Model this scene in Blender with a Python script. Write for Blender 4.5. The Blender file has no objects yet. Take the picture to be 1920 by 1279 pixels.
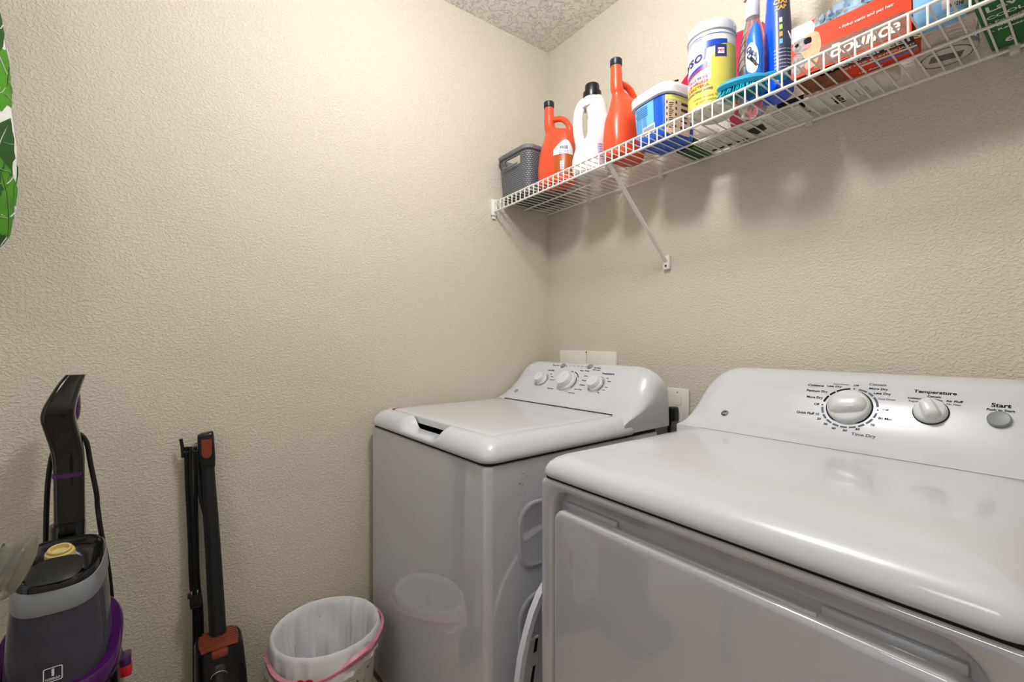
import bpy, bmesh, math, random
from mathutils import Vector, Matrix, noise
random.seed(7)
PI = math.pi
sc = bpy.context.scene
C = sc.collection

# ------------------------------------------------------------------ camera
CAM = Vector((1.595, -1.41, 1.155)); F = 853.0
cd = bpy.data.cameras.new('camera'); cam = bpy.data.objects.new('camera', cd); C.objects.link(cam)
cd.sensor_width = 36.0; cd.lens = 36.0 * F / 1920; cd.clip_start = 0.02
cam.location = CAM; cam.rotation_euler = (PI / 2, 0, math.atan2(0.8, 0.6))
sc.camera = cam

# ------------------------------------------------------------------ world, lights, exposure
w = bpy.data.worlds.new('world'); sc.world = w; w.use_nodes = True
w.node_tree.nodes['Background'].inputs[0].default_value = (0.80, 0.87, 1.0, 1)
w.node_tree.nodes['Background'].inputs[1].default_value = 0.6
def area(name, loc, rot, sx, sy, power, color):
    l = bpy.data.lights.new(name, 'AREA'); l.shape = 'RECTANGLE'; l.size = sx; l.size_y = sy
    l.energy = power; l.color = color
    o = bpy.data.objects.new(name, l); C.objects.link(o); o.location = loc; o.rotation_euler = rot
    return o
def bulb(name, loc, radius, power, color):
    l = bpy.data.lights.new(name, 'POINT'); l.shadow_soft_size = radius; l.energy = power; l.color = color
    o = bpy.data.objects.new(name, l); C.objects.link(o); o.location = loc
    return o
sc.view_settings.view_transform = 'Standard'; sc.view_settings.look = 'None'
sc.view_settings.exposure = 0.0; sc.view_settings.gamma = 1.0; sc.view_settings.use_curve_mapping = False
bulb('ceiling_lamp_light', (0.92, -0.92, 2.30), 0.08, 32.5, (1.0, 0.99, 0.98))
area('added_fill_light', (1.3, -2.55, 2.44), (0, 0, 0), 0.5, 0.5, 4.5, (1.0, 0.99, 0.98))  # added fill from behind the camera, not a known lamp

# ------------------------------------------------------------------ helpers
def lin(c):
    return tuple(((v / 255) / 12.92 if v / 255 <= 0.04045 else (((v / 255) + 0.055) / 1.055) ** 2.4) for v in c) + (1.0,)
MATS = {}
def mat(name, rgb, rough=0.5, metal=0.0, trans=0.0, ior=1.45, coat=0.0, sss=0.0, emit=0.0, var=0.0, vscale=6.0, bump=0.0, bscale=60.0, spec=0.5):
    if name in MATS: return MATS[name]
    m = bpy.data.materials.new(name); m.use_nodes = True; nt = m.node_tree; b = nt.nodes['Principled BSDF']
    b.inputs['Base Color'].default_value = lin(rgb); b.inputs['Roughness'].default_value = rough
    b.inputs['Metallic'].default_value = metal; b.inputs['Transmission Weight'].default_value = trans
    b.inputs['IOR'].default_value = ior; b.inputs['Coat Weight'].default_value = coat
    b.inputs['Specular IOR Level'].default_value = spec
    if sss: b.inputs['Subsurface Weight'].default_value = sss; b.inputs['Subsurface Scale'].default_value = 0.01
    if emit: b.inputs['Emission Color'].default_value = lin(rgb); b.inputs['Emission Strength'].default_value = emit
    tc = nt.nodes.new('ShaderNodeTexCoord')
    if var:
        n = nt.nodes.new('ShaderNodeTexNoise'); n.inputs['Scale'].default_value = vscale; n.inputs['Detail'].default_value = 4
        nt.links.new(tc.outputs['Object'], n.inputs['Vector'])
        mr = nt.nodes.new('ShaderNodeMapRange'); mr.inputs['From Min'].default_value = 0.3; mr.inputs['From Max'].default_value = 0.7
        mr.inputs['To Min'].default_value = 1 - var; mr.inputs['To Max'].default_value = 1 + var
        nt.links.new(n.outputs['Fac'], mr.inputs['Value'])
        mx = nt.nodes.new('ShaderNodeVectorMath'); mx.operation = 'SCALE'; mx.inputs[0].default_value = lin(rgb)[:3]
        nt.links.new(mr.outputs['Result'], mx.inputs['Scale']); nt.links.new(mx.outputs[0], b.inputs['Base Color'])
    if bump:
        n = nt.nodes.new('ShaderNodeTexNoise'); n.inputs['Scale'].default_value = bscale; n.inputs['Detail'].default_value = 3
        nt.links.new(tc.outputs['Object'], n.inputs['Vector'])
        bp = nt.nodes.new('ShaderNodeBump'); bp.inputs['Distance'].default_value = bump; bp.inputs['Strength'].default_value = 1
        nt.links.new(n.outputs['Fac'], bp.inputs['Height']); nt.links.new(bp.outputs['Normal'], b.inputs['Normal'])
    MATS[name] = m
    return m

def texture_wall(name, rgb, scale, dist, detail=3.0, ramp=(0.45, 0.62), stretch=(1, 1, 1)):
    m = bpy.data.materials.new(name); m.use_nodes = True; nt = m.node_tree; b = nt.nodes['Principled BSDF']
    b.inputs['Roughness'].default_value = 0.62; b.inputs['Specular IOR Level'].default_value = 0.3
    tc = nt.nodes.new('ShaderNodeTexCoord'); mp = nt.nodes.new('ShaderNodeMapping'); mp.inputs['Scale'].default_value = stretch
    nt.links.new(tc.outputs['Object'], mp.inputs['Vector'])
    n = nt.nodes.new('ShaderNodeTexNoise'); n.inputs['Scale'].default_value = scale; n.inputs['Detail'].default_value = detail
    n.inputs['Distortion'].default_value = 0.6
    nt.links.new(mp.outputs['Vector'], n.inputs['Vector'])
    mr = nt.nodes.new('ShaderNodeMapRange'); mr.interpolation_type = 'SMOOTHSTEP'
    mr.inputs['From Min'].default_value = ramp[0]; mr.inputs['From Max'].default_value = ramp[1]
    nt.links.new(n.outputs['Fac'], mr.inputs['Value'])
    bp = nt.nodes.new('ShaderNodeBump'); bp.inputs['Distance'].default_value = dist; bp.inputs['Strength'].default_value = 1
    nt.links.new(mr.outputs['Result'], bp.inputs['Height']); nt.links.new(bp.outputs['Normal'], b.inputs['Normal'])
    n2 = nt.nodes.new('ShaderNodeTexNoise'); n2.inputs['Scale'].default_value = 2.2; n2.inputs['Detail'].default_value = 3
    nt.links.new(tc.outputs['Object'], n2.inputs['Vector'])
    m2 = nt.nodes.new('ShaderNodeMapRange'); m2.inputs['To Min'].default_value = 0.96; m2.inputs['To Max'].default_value = 1.04
    nt.links.new(n2.outputs['Fac'], m2.inputs['Value'])
    mx = nt.nodes.new('ShaderNodeVectorMath'); mx.operation = 'SCALE'; mx.inputs[0].default_value = lin(rgb)[:3]
    nt.links.new(m2.outputs['Result'], mx.inputs['Scale']); nt.links.new(mx.outputs[0], b.inputs['Base Color'])
    MATS[name] = m
    return m

class M:
    """collects geometry with material slots, links ONE mesh object"""
    def __init__(s): s.v = []; s.f = []; s.mi = []; s.mats = []
    def slot(s, m):
        if m not in s.mats: s.mats.append(m)
        return s.mats.index(m)
    def add(s, vf, m, mx=None):
        k = len(s.v); i = s.slot(m)
        s.v += [tuple(mx @ Vector(p)) if mx else tuple(p) for p in vf[0]]
        s.f += [tuple(a + k for a in f) for f in vf[1]]; s.mi += [i] * len(vf[1])
        return s
    def obj(s, name, parent=None, smooth=35, fix=True, loc=None, label=None):
        me = bpy.data.meshes.new(name); me.from_pydata(s.v, [], s.f); me.update()
        for m in s.mats: me.materials.append(m)
        me.polygons.foreach_set('material_index', s.mi)
        if fix:
            bm = bmesh.new(); bm.from_mesh(me); bmesh.ops.recalc_face_normals(bm, faces=bm.faces); bm.to_mesh(me); bm.free()
        if smooth:
            me.polygons.foreach_set('use_smooth', [True] * len(me.polygons)); me.set_sharp_from_angle(angle=math.radians(smooth))
        me.update()
        o = bpy.data.objects.new(name, me); C.objects.link(o)
        if parent is not None: o.parent = parent
        if loc: o.location = loc
        if label: o['label'] = label
        return o

def thing(name, label, cat, loc=(0, 0, 0), rz=0.0, group=None):
    o = bpy.data.objects.new(name, None); C.objects.link(o); o.empty_display_size = 0.05
    o.location = loc; o.rotation_euler = (0, 0, rz); o['label'] = label; o['category'] = cat
    if group: o['group'] = group
    return o
def tag(o, label, cat, group=None):
    o['label'] = label; o['category'] = cat
    if group: o['group'] = group
    return o
def struct(o): o['kind'] = 'structure'; return o

def box(x0, x1, y0, y1, z0, z1, bev=0.0, seg=2):
    bm = bmesh.new(); bmesh.ops.create_cube(bm, size=1)
    for v in bm.verts:
        v.co = Vector((x0 + (v.co.x + .5) * (x1 - x0), y0 + (v.co.y + .5) * (y1 - y0), z0 + (v.co.z + .5) * (z1 - z0)))
    if bev: bmesh.ops.bevel(bm, geom=bm.edges[:], offset=bev, segments=seg, profile=0.5, affect='EDGES')
    bm.verts.index_update()
    vf = ([tuple(v.co) for v in bm.verts], [tuple(v.index for v in f.verts) for f in bm.faces]); bm.free()
    return vf
def loft(rings, cap0=True, cap1=True, closed=True):
    n = len(rings[0]); v = [tuple(p) for r in rings for p in r]; f = []
    for k in range(len(rings) - 1):
        for i in range(n if closed else n - 1):
            j = (i + 1) % n
            f.append((k * n + i, k * n + j, (k + 1) * n + j, (k + 1) * n + i))
    if cap0: f.append(tuple(range(n))[::-1])
    if cap1: f.append(tuple((len(rings) - 1) * n + i for i in range(n)))
    return v, f
def grid(rows): return loft(rows, False, False, False)
def rrect2(x0, x1, y0, y1, r, n=6):
    pts = []
    for cx, cy, a in ((x1 - r, y1 - r, 0), (x0 + r, y1 - r, 90), (x0 + r, y0 + r, 180), (x1 - r, y0 + r, 270)):
        for k in range(n + 1):
            t = math.radians(a + 90 * k / n); pts.append((cx + r * math.cos(t), cy + r * math.sin(t)))
    return pts
def rrect(x0, x1, y0, y1, r, z, n=6): return [(a, b, z) for a, b in rrect2(x0, x1, y0, y1, r, n)]
def dens(pts, step=0.02):
    out = []
    for i, p in enumerate(pts):
        q = pts[(i + 1) % len(pts)]; L = (Vector(q) - Vector(p)).length; k = max(1, int(L / step))
        for j in range(k): out.append(tuple(Vector(p).lerp(Vector(q), j / k)))
    return out
def lathe(prof, n=32, cx=0, cy=0):
    rings = [[(cx + r * math.cos(2 * PI * i / n), cy + r * math.sin(2 * PI * i / n), z) for i in range(n)] for r, z in prof]
    return loft(rings)
def frames(pts):
    P = [Vector(p) for p in pts]; T = []
    for i in range(len(P)):
        t = (P[min(i + 1, len(P) - 1)] - P[max(i - 1, 0)]); T.append(t.normalized())
    u = Vector((0, 0, 1)) if abs(T[0].z) < 0.9 else Vector((1, 0, 0))
    out = []
    for p, t in zip(P, T):
        u = (u - t * u.dot(t)).normalized(); out.append((p, u, t.cross(u)))
    return out
def tube(pts, r, n=8, flat=1.0):
    rr = r if isinstance(r, (list, tuple)) else [r] * len(pts)
    rings = []
    for (p, u, v), q in zip(frames(pts), rr):
        rings.append([p + u * q * flat * math.cos(2 * PI * i / n) + v * q * math.sin(2 * PI * i / n) for i in range(n)])
    return loft(rings)
def cr(pts, k=6):
    P = [Vector(p) for p in pts]; P = [P[0] * 2 - P[1]] + P + [P[-1] * 2 - P[-2]]; out = []
    for i in range(1, len(P) - 2):
        a, b, c, d = P[i - 1], P[i], P[i + 1], P[i + 2]
        for j in range(k):
            t = j / k
            out.append(0.5 * ((2 * b) + (c - a) * t + (2 * a - 5 * b + 4 * c - d) * t * t + (3 * b - a - 3 * c + d) * t ** 3))
    out.append(P[-2]); return out
def lerp1(tab, x):
    if x <= tab[0][0]: return tab[0][1:]
    for a, b in zip(tab, tab[1:]):
        if x <= b[0]:
            t = (x - a[0]) / (b[0] - a[0]); return tuple(a[i] + (b[i] - a[i]) * t for i in range(1, len(a)))
    return tab[-1][1:]
TC = {}
def text2(body, size=1.0, align='CENTER', bold=0.0, shear=0.0):
    key = (body, align, bold, shear)
    if key not in TC:
        c = bpy.data.curves.new('t', 'FONT'); c.body = body; c.size = 1; c.align_x = align; c.align_y = 'CENTER'
        c.offset = bold; c.shear = shear; c.resolution_u = 3
        o = bpy.data.objects.new('t', c); C.objects.link(o)
        bpy.context.view_layer.update()
        me = bpy.data.meshes.new_from_object(o.evaluated_get(bpy.context.evaluated_depsgraph_get()))
        TC[key] = ([(v.co.x, v.co.y) for v in me.vertices], [tuple(p.vertices) for p in me.polygons])
        bpy.data.meshes.remove(me); bpy.data.objects.remove(o); bpy.data.curves.remove(c)
    v, f = TC[key]
    return [(a * size, b * size) for a, b in v], f
def put2(vf, fn): return [fn(a, b) for a, b in vf[0]], vf[1]
def at(u, v, **k):
    """point on the named world plane seen at a place in the photograph (measuring aid)"""
    a = (u - 960) / F; b = (639.5 - v) / F; d = Vector((-.8 + .6 * a, .6 + .8 * a, b))
    ax, val = list(k.items())[0]; i = 'xyz'.index(ax)
    return CAM + d * ((val - CAM[i]) / d[i])

# ------------------------------------------------------------------ materials
wallm = texture_wall('wall_paint', (211, 204, 189), 140, 0.0010, 2.0, (0.40, 0.68), (1, 1, 1.25))
ceilm = texture_wall('ceiling_paint', (232, 228, 222), 42, 0.004, 4, (0.46, 0.58))
enamel = mat('white_enamel', (190, 191, 198), 0.025, ior=2.15, coat=0.0, var=0.012, vscale=3)
plastw = mat('white_plastic', (205, 208, 215), 0.2, coat=0.5, var=0.01)
plast2 = mat('knob_plastic', (216, 218, 220), 0.25)
ink = mat('black_ink', (26, 27, 30), 0.7, spec=.1)
inkg = mat('grey_ink', (104, 108, 122), 0.7, spec=.1)
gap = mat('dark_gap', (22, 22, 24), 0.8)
greyb = mat('grey_button', (132, 138, 141), 0.4)
wire = mat('white_coated_wire', (236, 234, 228), 0.3, coat=0.3)
black = mat('black_plastic', (16, 16, 18), 0.28)
blackm = mat('black_matte', (22, 22, 24), 0.5)
cordm = mat('black_cord', (13, 13, 14), 0.5)
copper = mat('copper_plastic', (134, 66, 44), 0.35, metal=0.3)
steel = mat('brushed_steel', (190, 190, 186), 0.25, metal=1.0)

# ------------------------------------------------------------------ room shell
H = 2.497; XR = 1.98; YF = -3.2
def plane_box(name, b, m): return struct(M().add(box(*b), m).obj(name, smooth=0))
plane_box('wall_left', (-0.1, 0, YF, 0.1, 0, H), wallm)
plane_box('wall_back', (0, XR + 0.1, 0, 0.1, 0, H), wallm)
plane_box('wall_right', (XR, XR + 0.1, YF, 0, 0, H), wallm)
fw = M(); fw.add(box(-0.1, 0.75, YF - 0.1, YF, 0, H), wallm); fw.add(box(1.7, XR + 0.1, YF - 0.1, YF, 0, H), wallm)
fw.add(box(0.75, 1.7, YF - 0.1, YF, 2.1, H), wallm); struct(fw.obj('wall_front', smooth=0))
plane_box('ceiling', (-0.1, XR + 0.1, YF - 0.1, 0.1, H, H + 0.1), ceilm)
floorm = mat('floor_tile', (172, 158, 138), 0.45, var=0.08, vscale=5)
plane_box('floor', (-0.1, XR + 0.1, YF - 0.1, 0.1, -0.1, 0), floorm)
trimm = mat('trim_paint', (232, 229, 220), 0.35)
plane_box('baseboard_left', (0, 0.013, YF, -0.86, 0, 0.09), trimm)
plane_box('baseboard_right', (XR - 0.013, XR, YF, 0, 0, 0.09), trimm)
tm = M()
for b in ((0.69, 0.75, YF, YF + 0.015, 0, 2.1), (1.7, 1.76, YF, YF + 0.015, 0, 2.1), (0.69, 1.76, YF, YF + 0.015, 2.1, 2.16)): tm.add(box(*b), trimm)
struct(tm.obj('trim_1', smooth=0))
# ceiling fixtures; the one near the doorway is added to carry the fill light
for x, y, r, lab in ((0.92, -0.92, 0.10, 'round frosted ceiling lamp above the washer and dryer'), (1.3, -2.55, 0.2, 'large round frosted ceiling lamp near the doorway, an unseen added fill light')):
    t = thing('ceiling_lamp', lab, 'ceiling lamp', (x, y, H))
    M().add(lathe([(r + .02, 0), (r + .02, -.02), (r, -.025)], 40), trimm).obj('lamp_base', t)
    M().add(lathe([(r, -.025), (r * .97, -.035), (r * .8, -.045)], 40), mat('frosted_lamp_glass', (255, 246, 232), 0.5, emit=2.5)).obj('diffuser', t)

# ------------------------------------------------------------------ washer and dryer
def cabinet_deck(rings_spec, W, D, r, z_notch=None, notch=None, step=0.012):
    rings = []
    for off, z, dip in rings_spec:
        base = dens([(a, b, 0) for a, b in rrect2(off, W - off, off, D - off * .3, max(r - off * .4, .012), 8)], step)
        rings.append((off, z, dip, base))
    n = max(len(r_[3]) for r_ in rings)
    out = []
    ref = dens([(a, b, 0) for a, b in rrect2(0, W, 0, D, r, 8)], step)
    for off, z, dip in rings_spec:
        ring = []
        for (x, y, _) in ref:
            # scale about the centre to the inset size
            fx = (W / 2 - off) / (W / 2); cx = W / 2 + (x - W / 2) * fx
            cy = D + (y - D) * ((D - off) / D)
            zz = z
            if notch and y < 0.05:
                a, b, soft = notch
                s = min(max((x - a) / soft, 0), 1) * min(max((b - x) / soft, 0), 1); s = s * s * (3 - 2 * s)
                zz = z - dip * s
            ring.append((cx, cy, zz))
        out.append(ring)
    return out

def console(prof, W, R, zb, back_y, name, parent, m, n=64):
    """profile swept along the width, corners rounded back at both ends"""
    z0 = prof[0][1]; zt = max(p[1] for p in prof)
    xs = []
    for k in range(9): xs.append(R * (1 - math.cos(PI / 2 * k / 8)))
    xs = xs + [R + (W - 2 * R) * k / 24 for k in range(1, 24)] + [W - x for x in xs[::-1]]
    full = [(prof[0][0], zb)] + prof + [(back_y, zb)]
    rings = []
    for x in xs:
        t = min(x, W - x) / R; t = min(t, 1); e = math.sqrt(max(0, 1 - (1 - t) ** 2))
        ring = []
        for y, z in full:
            k = max(0, (z - z0) / (zt - z0))
            zz = z - k * (1 - e) * (zt - z0) * 0.42 if z > z0 else z
            yy = y + (back_y - y) * 0.22 * (1 - e) * min(1, k * 1.3)
            ring.append((x, yy, zz))
        rings.append(ring)
    return M().add(loft(rings), m).obj(name, parent, smooth=40)
class Face:
    def __init__(s, prof): s.p = prof
    def at(s, x, a, off=0.0):
        S = 0; P = s.p
        for i, ((y0, z0), (y1, z1)) in enumerate(zip(P, P[1:])):
            L = math.hypot(y1 - y0, z1 - z0)
            if a <= S + L or i == len(P) - 2:
                k = (a - S) / L; ny, nz = -(z1 - z0) / L, (y1 - y0) / L
                return (x, y0 + (y1 - y0) * k + ny * off, z0 + (z1 - z0) * k + nz * off)
            S += L
    def mx(s, x, a, off=0.0):
        p = Vector(s.at(x, a, off)); q = Vector(s.at(x, a + 0.01, off)) - Vector(s.at(x, a - 0.01, off))
        v = q.normalized(); u = Vector((1, 0, 0)); n = u.cross(v)
        return Matrix(((u.x, v.x, n.x, p.x), (u.y, v.y, n.y, p.y), (u.z, v.z, n.z, p.z), (0, 0, 0, 1)))
def smooth_prof(p, k=4):
    q = cr([(a, b, 0) for a, b in p], k); return [(v.x, v.y) for v in q]
def arc2(r0, r1, a0, a1, n=16):
    v = []; 
    for i in range(n + 1):
        t = math.radians(a0 + (a1 - a0) * i / n); v += [(r0 * math.cos(t), r0 * math.sin(t)), (r1 * math.cos(t), r1 * math.sin(t))]
    return v, [(2 * i, 2 * i + 1, 2 * i + 3, 2 * i + 2) for i in range(n)]
def knob(face, x, a, r, h, grip, ang, parent, marker=True, name='knob'):
    """lathed skirt with a raised grip bar"""
    k = M(); mx = face.mx(x, a) 
    k.add(lathe([(r * 1.0, 0.001), (r * 1.0, 0.003), (r * .97, h * .35), (r * .90, h * .5), (r * .8, h * .56), (r * .3, h * .6), (0.0005, h * .6)], 48), plast2, mx)
    rot = mx @ Matrix.Rotation(math.radians(ang), 4, 'Z')
    if grip == 'cap':
        k.add(lathe([(r * .82, h * .45), (r * .76, h * 1.2), (r * .72, h * 1.3), (r * .6, h * 1.33), (0.0005, h * 1.33)], 40), plast2, mx)
        k.add(box(-r * .13, r * .13, r * .1, r * .8, h * 1.2, h * 1.38, r * .05), plast2, rot)
    else:
        rings = []
        for t in [i / 12 for i in range(13)]:
            yy = -r * .88 + 1.76 * r * t; e = math.sqrt(max(0, 1 - (2 * t - 1) ** 4)); wd = r * (.36 + .12 * (1 - t)) * (0.35 + .65 * e)
            hh = h * (.5 + .62 * e)
            rings.append([(-wd * 1.35, yy, h * .4), (-wd * 1.1, yy, hh * .7), (-wd * .8, yy, hh * .95), (-wd * .35, yy, hh), (wd * .35, yy, hh), (wd * .8, yy, hh * .95), (wd * 1.1, yy, hh * .7), (wd * 1.35, yy, h * .4)])
        k.add(loft(rings), plast2, rot)
    o = k.obj(name, parent, smooth=45)
    rim = M(); rim.add(lathe([(r * 1.07, 0.0), (r * 1.07, 0.0012), (r * 0.9, 0.0013)], 48), gap, mx); rim.obj('knob_painted_shadow', o)  # dark ring painted as the shadow around the knob's foot
    return o

# ---- WASHER
WR = thing('washing_machine', 'white top-loading washing machine with three knobs, in the corner by the left wall', 'washing machine', (0.034, -0.853, 0), math.radians(2.1))
W, D = 0.686, 0.70
body = M()
body.add(loft([rrect(0, W, 0, D, .022, z, 8) for z in (0.03, 0.85)] + [rrect(0.002, W - .002, .002, D - .002, .02, .858, 8), rrect(.008, W - .008, .008, D - .008, .016, .861, 8)]), enamel)
body.obj('cabinet', WR, smooth=35)
M().add(loft([rrect(.006, W - .006, .006, D - .006, .018, z, 8) for z in (.858, .8685)]), gap).obj('seam_shade_strip', WR)  # dark strip standing in for the shade inside the gap under the deck
def side_emboss(y0, y1, z0, z1, r):
    g = M(); rings = []
    for off, dx in ((0, .0), (.003, .0022), (.008, .003), (.012, .0018), (.016, .001)):
        rings.append([(W + dx, y, z) for y, z in rrect2(y0 + off, y1 - off, z0 + off, z1 - off, r, 8)])
    g.add(loft(rings), enamel); g.obj('side_panel', WR, smooth=60)
side_emboss(.095, .60, .585, .755, .05); side_emboss(.095, .60, .06, .525, .06)
def feet(root, w_, y0, y1):
    for x in (.03, w_ - .03):
        for y in (y0, y1): M().add(lathe([(.02, 0), (.022, .012), (.012, .015), (.012, .035)], 16, x, y), blackm).obj('levelling_foot', root)
feet(WR, W, .04, D - .04)
NOTCH = (0.215, 0.475, 0.05)
spec = [(0.001, .8665, 0), (-.003, .870, 0), (-.004, .876, .0), (-.001, .888, .006), (.006, .900, .016), (.016, .911, .026), (.028, .9175, .032), (.040, .9200, .034), (.046, .9203, .034)]
rings = cabinet_deck(spec, W, .58, .035, notch=NOTCH)
M().add(loft(rings, True, False), plastw).obj('top_deck', WR, smooth=50)
inner = M()
ins = [rings[-1], [(p[0], p[1] + .004 if p[1] < .3 else p[1], min(p[2], .9203) - .03) for p in rings[-1]]]
inner.add(loft(ins, False, True), mat('inner_grey', (110, 110, 116), .4)); inner.obj('lid_well', WR)
lid = M(); lr = []
for off, z in ((.0, .900), (.0, .9165), (.0025, .9205), (.008, .9222), (.03, .9232), (.10, .924)):
    lr.append([(W / 2 + (x - W / 2) * (1 - off * 2 / .59), .295 + (y - .295) * (1 - off * 2 / .49), z) for x, y in [(a, b) for a, b, _ in dens([(a, b, 0) for a, b in rrect2(.051, W - .051, .051, .538, .03, 8)])]])
lid.add(loft(lr), plastw); lid.obj('lid', WR, smooth=50)
hn = M(); hn.add(box(.08, W - .06, .527, .531, .9215, .9245), gap); hn.obj('hinge_seam', WR)
WP = [(.515, .90), (.53, .918), (.56, .935), (.60, .965), (.635, 1.0), (.665, 1.04), (.685, 1.06), (.71, 1.068), (.735, 1.06), (.748, 1.03)]
con = console(smooth_prof(WP), W, .10, .872, .752, 'control_console', WR, plastw)
fc = Face(smooth_prof(WP))
kn = knob(fc, .3303, .1555, .040, .026, 'cap', -25, WR); knob(fc, .1897, .1537, .027, .022, 'cap', -20, WR); knob(fc, .4705, .1562, .030, .022, 'cap', -35, WR)
for x, a in ((.2635, .2300), (.4007, .2340)):
    b_ = M().add(lathe([(.0115, 0), (.0115, .003), (.0095, .0045), (.006, .0035), (0.0005, .0035)], 28), greyb, fc.mx(x, a)).obj('button', WR)
pr = M()
def ptxt(pm, face, body_, x, a, size, m=ink, align='CENTER', bold=0.0, sh=0):
    pm.add(put2(text2(body_, size, align, bold, sh), lambda p, q: face.at(x + p, a + q, .0005)), m)
def parc(pm, face, x, a, r0, r1, a0, a1, m=ink):
    pm.add(put2(arc2(r0, r1, a0, a1), lambda p, q: face.at(x + p, a + q, .0005)), m)
for s_, x, a, z, al in (('Load Size', .213, .2040, .0095, 'CENTER'), ('Deep Rinse', .243, .2310, .0085, 'RIGHT'), ('Start/Pause', .422, .2290, .0075, 'LEFT'), ('Hold to cancel', .422, .2190, .006, 'LEFT'), ('Temperature', .501, .2060, .0105, 'CENTER'),
                        ('Heavy', .374, .212, .007, 'CENTER'), ('Whites', .400, .212, .008, 'CENTER'), ('Colors', .395, .1900, .007, 'LEFT'), ('Casuals', .397, .1700, .007, 'LEFT'), ('Delicates', .397, .1500, .007, 'LEFT'), ('Speed Wash', .385, .128, .007, 'LEFT'), ('Drain+Spin', .369, .108, .007, 'LEFT'), ('Bulky Items', .282, .118, .007, 'RIGHT'),
                        ('Med', .219, .186, .006, 'LEFT'), ('Large', .228, .176, .006, 'LEFT'), ('Precise Fill', .232, .160, .006, 'LEFT'), ('Hot', .503, .187, .006, 'LEFT'), ('Warm', .514, .175, .006, 'LEFT'), ('Cool', .514, .150, .006, 'LEFT'), ('Cold', .510, .137, .006, 'LEFT'), ('Tap', .497, .124, .006, 'LEFT')):
    ptxt(pr, fc, s_, x, a, z, ink, al, .03)
for k, s_ in enumerate(('Fill', 'Soak', 'Wash', 'Rinse', 'Spin')):
    ptxt(pr, fc, s_, .300 + k * .021, .2330, .0062, ink, 'CENTER', .01); ptxt(pr, fc, '•', .300 + k * .021, .2250, .010, inkg)
ptxt(pr, fc, '◄', .283, .2285, .007, ink); pr.add(put2(text2('A', .004), lambda p, q: fc.at(.28 + p, .2285 + q, .0005)), ink)
parc(pr, fc, .3303, .1555, .0475, .051, 30, 75); parc(pr, fc, .3303, .1555, .0475, .051, 85, 98); parc(pr, fc, .3303, .1555, .0475, .049, -75, 20, inkg)
parc(pr, fc, .3303, .1555, .0475, .049, 110, 175, inkg); parc(pr, fc, .1897, .1537, .032, .0335, 0, 70); parc(pr, fc, .4705, .1562, .035, .037, -60, 80, inkg)
parc(pr, fc, .0919, .0826, .006, .009, 0, 360, inkg); ptxt(pr, fc, 'GE', .0919, .0826, .0075, inkg)
pr.obj('printed_markings', WR, smooth=0, fix=False)
# dirt specks on the washer side
sp = M()
for k in range(26):
    y = random.gauss(.112, .012); z = random.gauss(.812, .012) if k < 20 else random.gauss(.80, .03)
    if z > .85 or y < .05: continue
    r = random.uniform(.0005, .0013)
    sp.add(([(W + .0004, y + r * math.cos(a), z + r * math.sin(a)) for a in [i * PI / 3 for i in range(6)]], [(0, 1, 2, 3, 4, 5)]), ink)
sp.obj('paint_specks', WR, smooth=0)

# ---- DRYER
DR = thing('clothes_dryer', 'large white clothes dryer with start button and temperature knob, nearest the camera', 'clothes dryer', (0.845, -0.77, 0))
W2, D2 = 0.712, 0.70
cb = M(); cb.add(loft([rrect(0, W2, .03, D2, .012, z, 6) for z in (0.03, .862)]), enamel); cb.obj('cabinet', DR)
fp = M(); spec2 = []
def rxz(x0, x1, z0, z1, r, y, n=8): return [(a, y, b) for a, b in rrect2(x0, x1, z0, z1, r, n)]
orings = [rxz(0, W2, .03, .862, .012, .03), rxz(0, W2, .03, .862, .012, .008), rxz(.002, W2 - .002, .032, .860, .012, .002), rxz(.007, W2 - .007, .037, .855, .012, 0.0),
          rxz(.028, W2 - .028, .085, .8515, .046, .0), rxz(.032, W2 - .032, .089, .8485, .044, .0015), rxz(.036, W2 - .036, .093, .8450, .042, .007), rxz(.0375, W2 - .0375, .0945, .8435, .041, .020), rxz(.0385, W2 - .0385, .0955, .8425, .040, .034), rxz(.046, W2 - .046, .10, .837, .036, .040)]
fp.add(loft(orings, False, True), enamel); fp.obj('front_frame', DR, smooth=50)
dd = M(); dz = .808
dr_ = [rxz(.0425, W2 - .0425, .10, dz, .028, .038), rxz(.0425, W2 - .0425, .10, dz, .028, .008), rxz(.0435, W2 - .0435, .101, dz - .001, .027, .002), rxz(.0465, W2 - .0465, .104, dz - .004, .024, -.0015), rxz(.053, W2 - .053, .11, dz - .012, .02, -.003)]
dd.add(loft(dr_), enamel); door = dd.obj('door', DR, smooth=50)
hl = M()
hl.add(box(.055, .19, .022, .030, dz - .004, dz + .010, .003), enamel); hl.add(box(.19, W2 - .19, .010, .014, dz - .004, dz + .0035, .0015), enamel)
hl.add(box(W2 - .19, W2 - .055, .022, .030, dz - .004, dz + .010, .003), enamel); hl.obj('handle_grip', door)
M().add(loft([rrect(.005, W2 - .005, .006, D2 - .01, .012, z, 6) for z in (.858, .869)]), gap).obj('seam_shade_strip', DR)  # same dark strip as on the washer, painted shade in the open gap
spec = [(0.001, .8670, 0), (-.002, .8700, 0), (-.003, .875, 0), (-.001, .884, 0), (.005, .8945, 0), (.015, .9035, 0), (.030, .9105, 0), (.052, .9165, 0), (.085, .9205, 0), (.13, .9215, 0)]
rings = cabinet_deck(spec, W2, .68, .030)
M().add(loft(rings, True, True), plastw).obj('top_deck', DR, smooth=50)
DP = [(.505, .921), (.535, .93), (.565, .955), (.59, .985), (.615, 1.02), (.645, 1.05), (.68, 1.07), (.72, 1.078), (.74, 1.07)]
console(smooth_prof(DP), W2, .09, .885, .745, 'control_console', DR, plastw)
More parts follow.
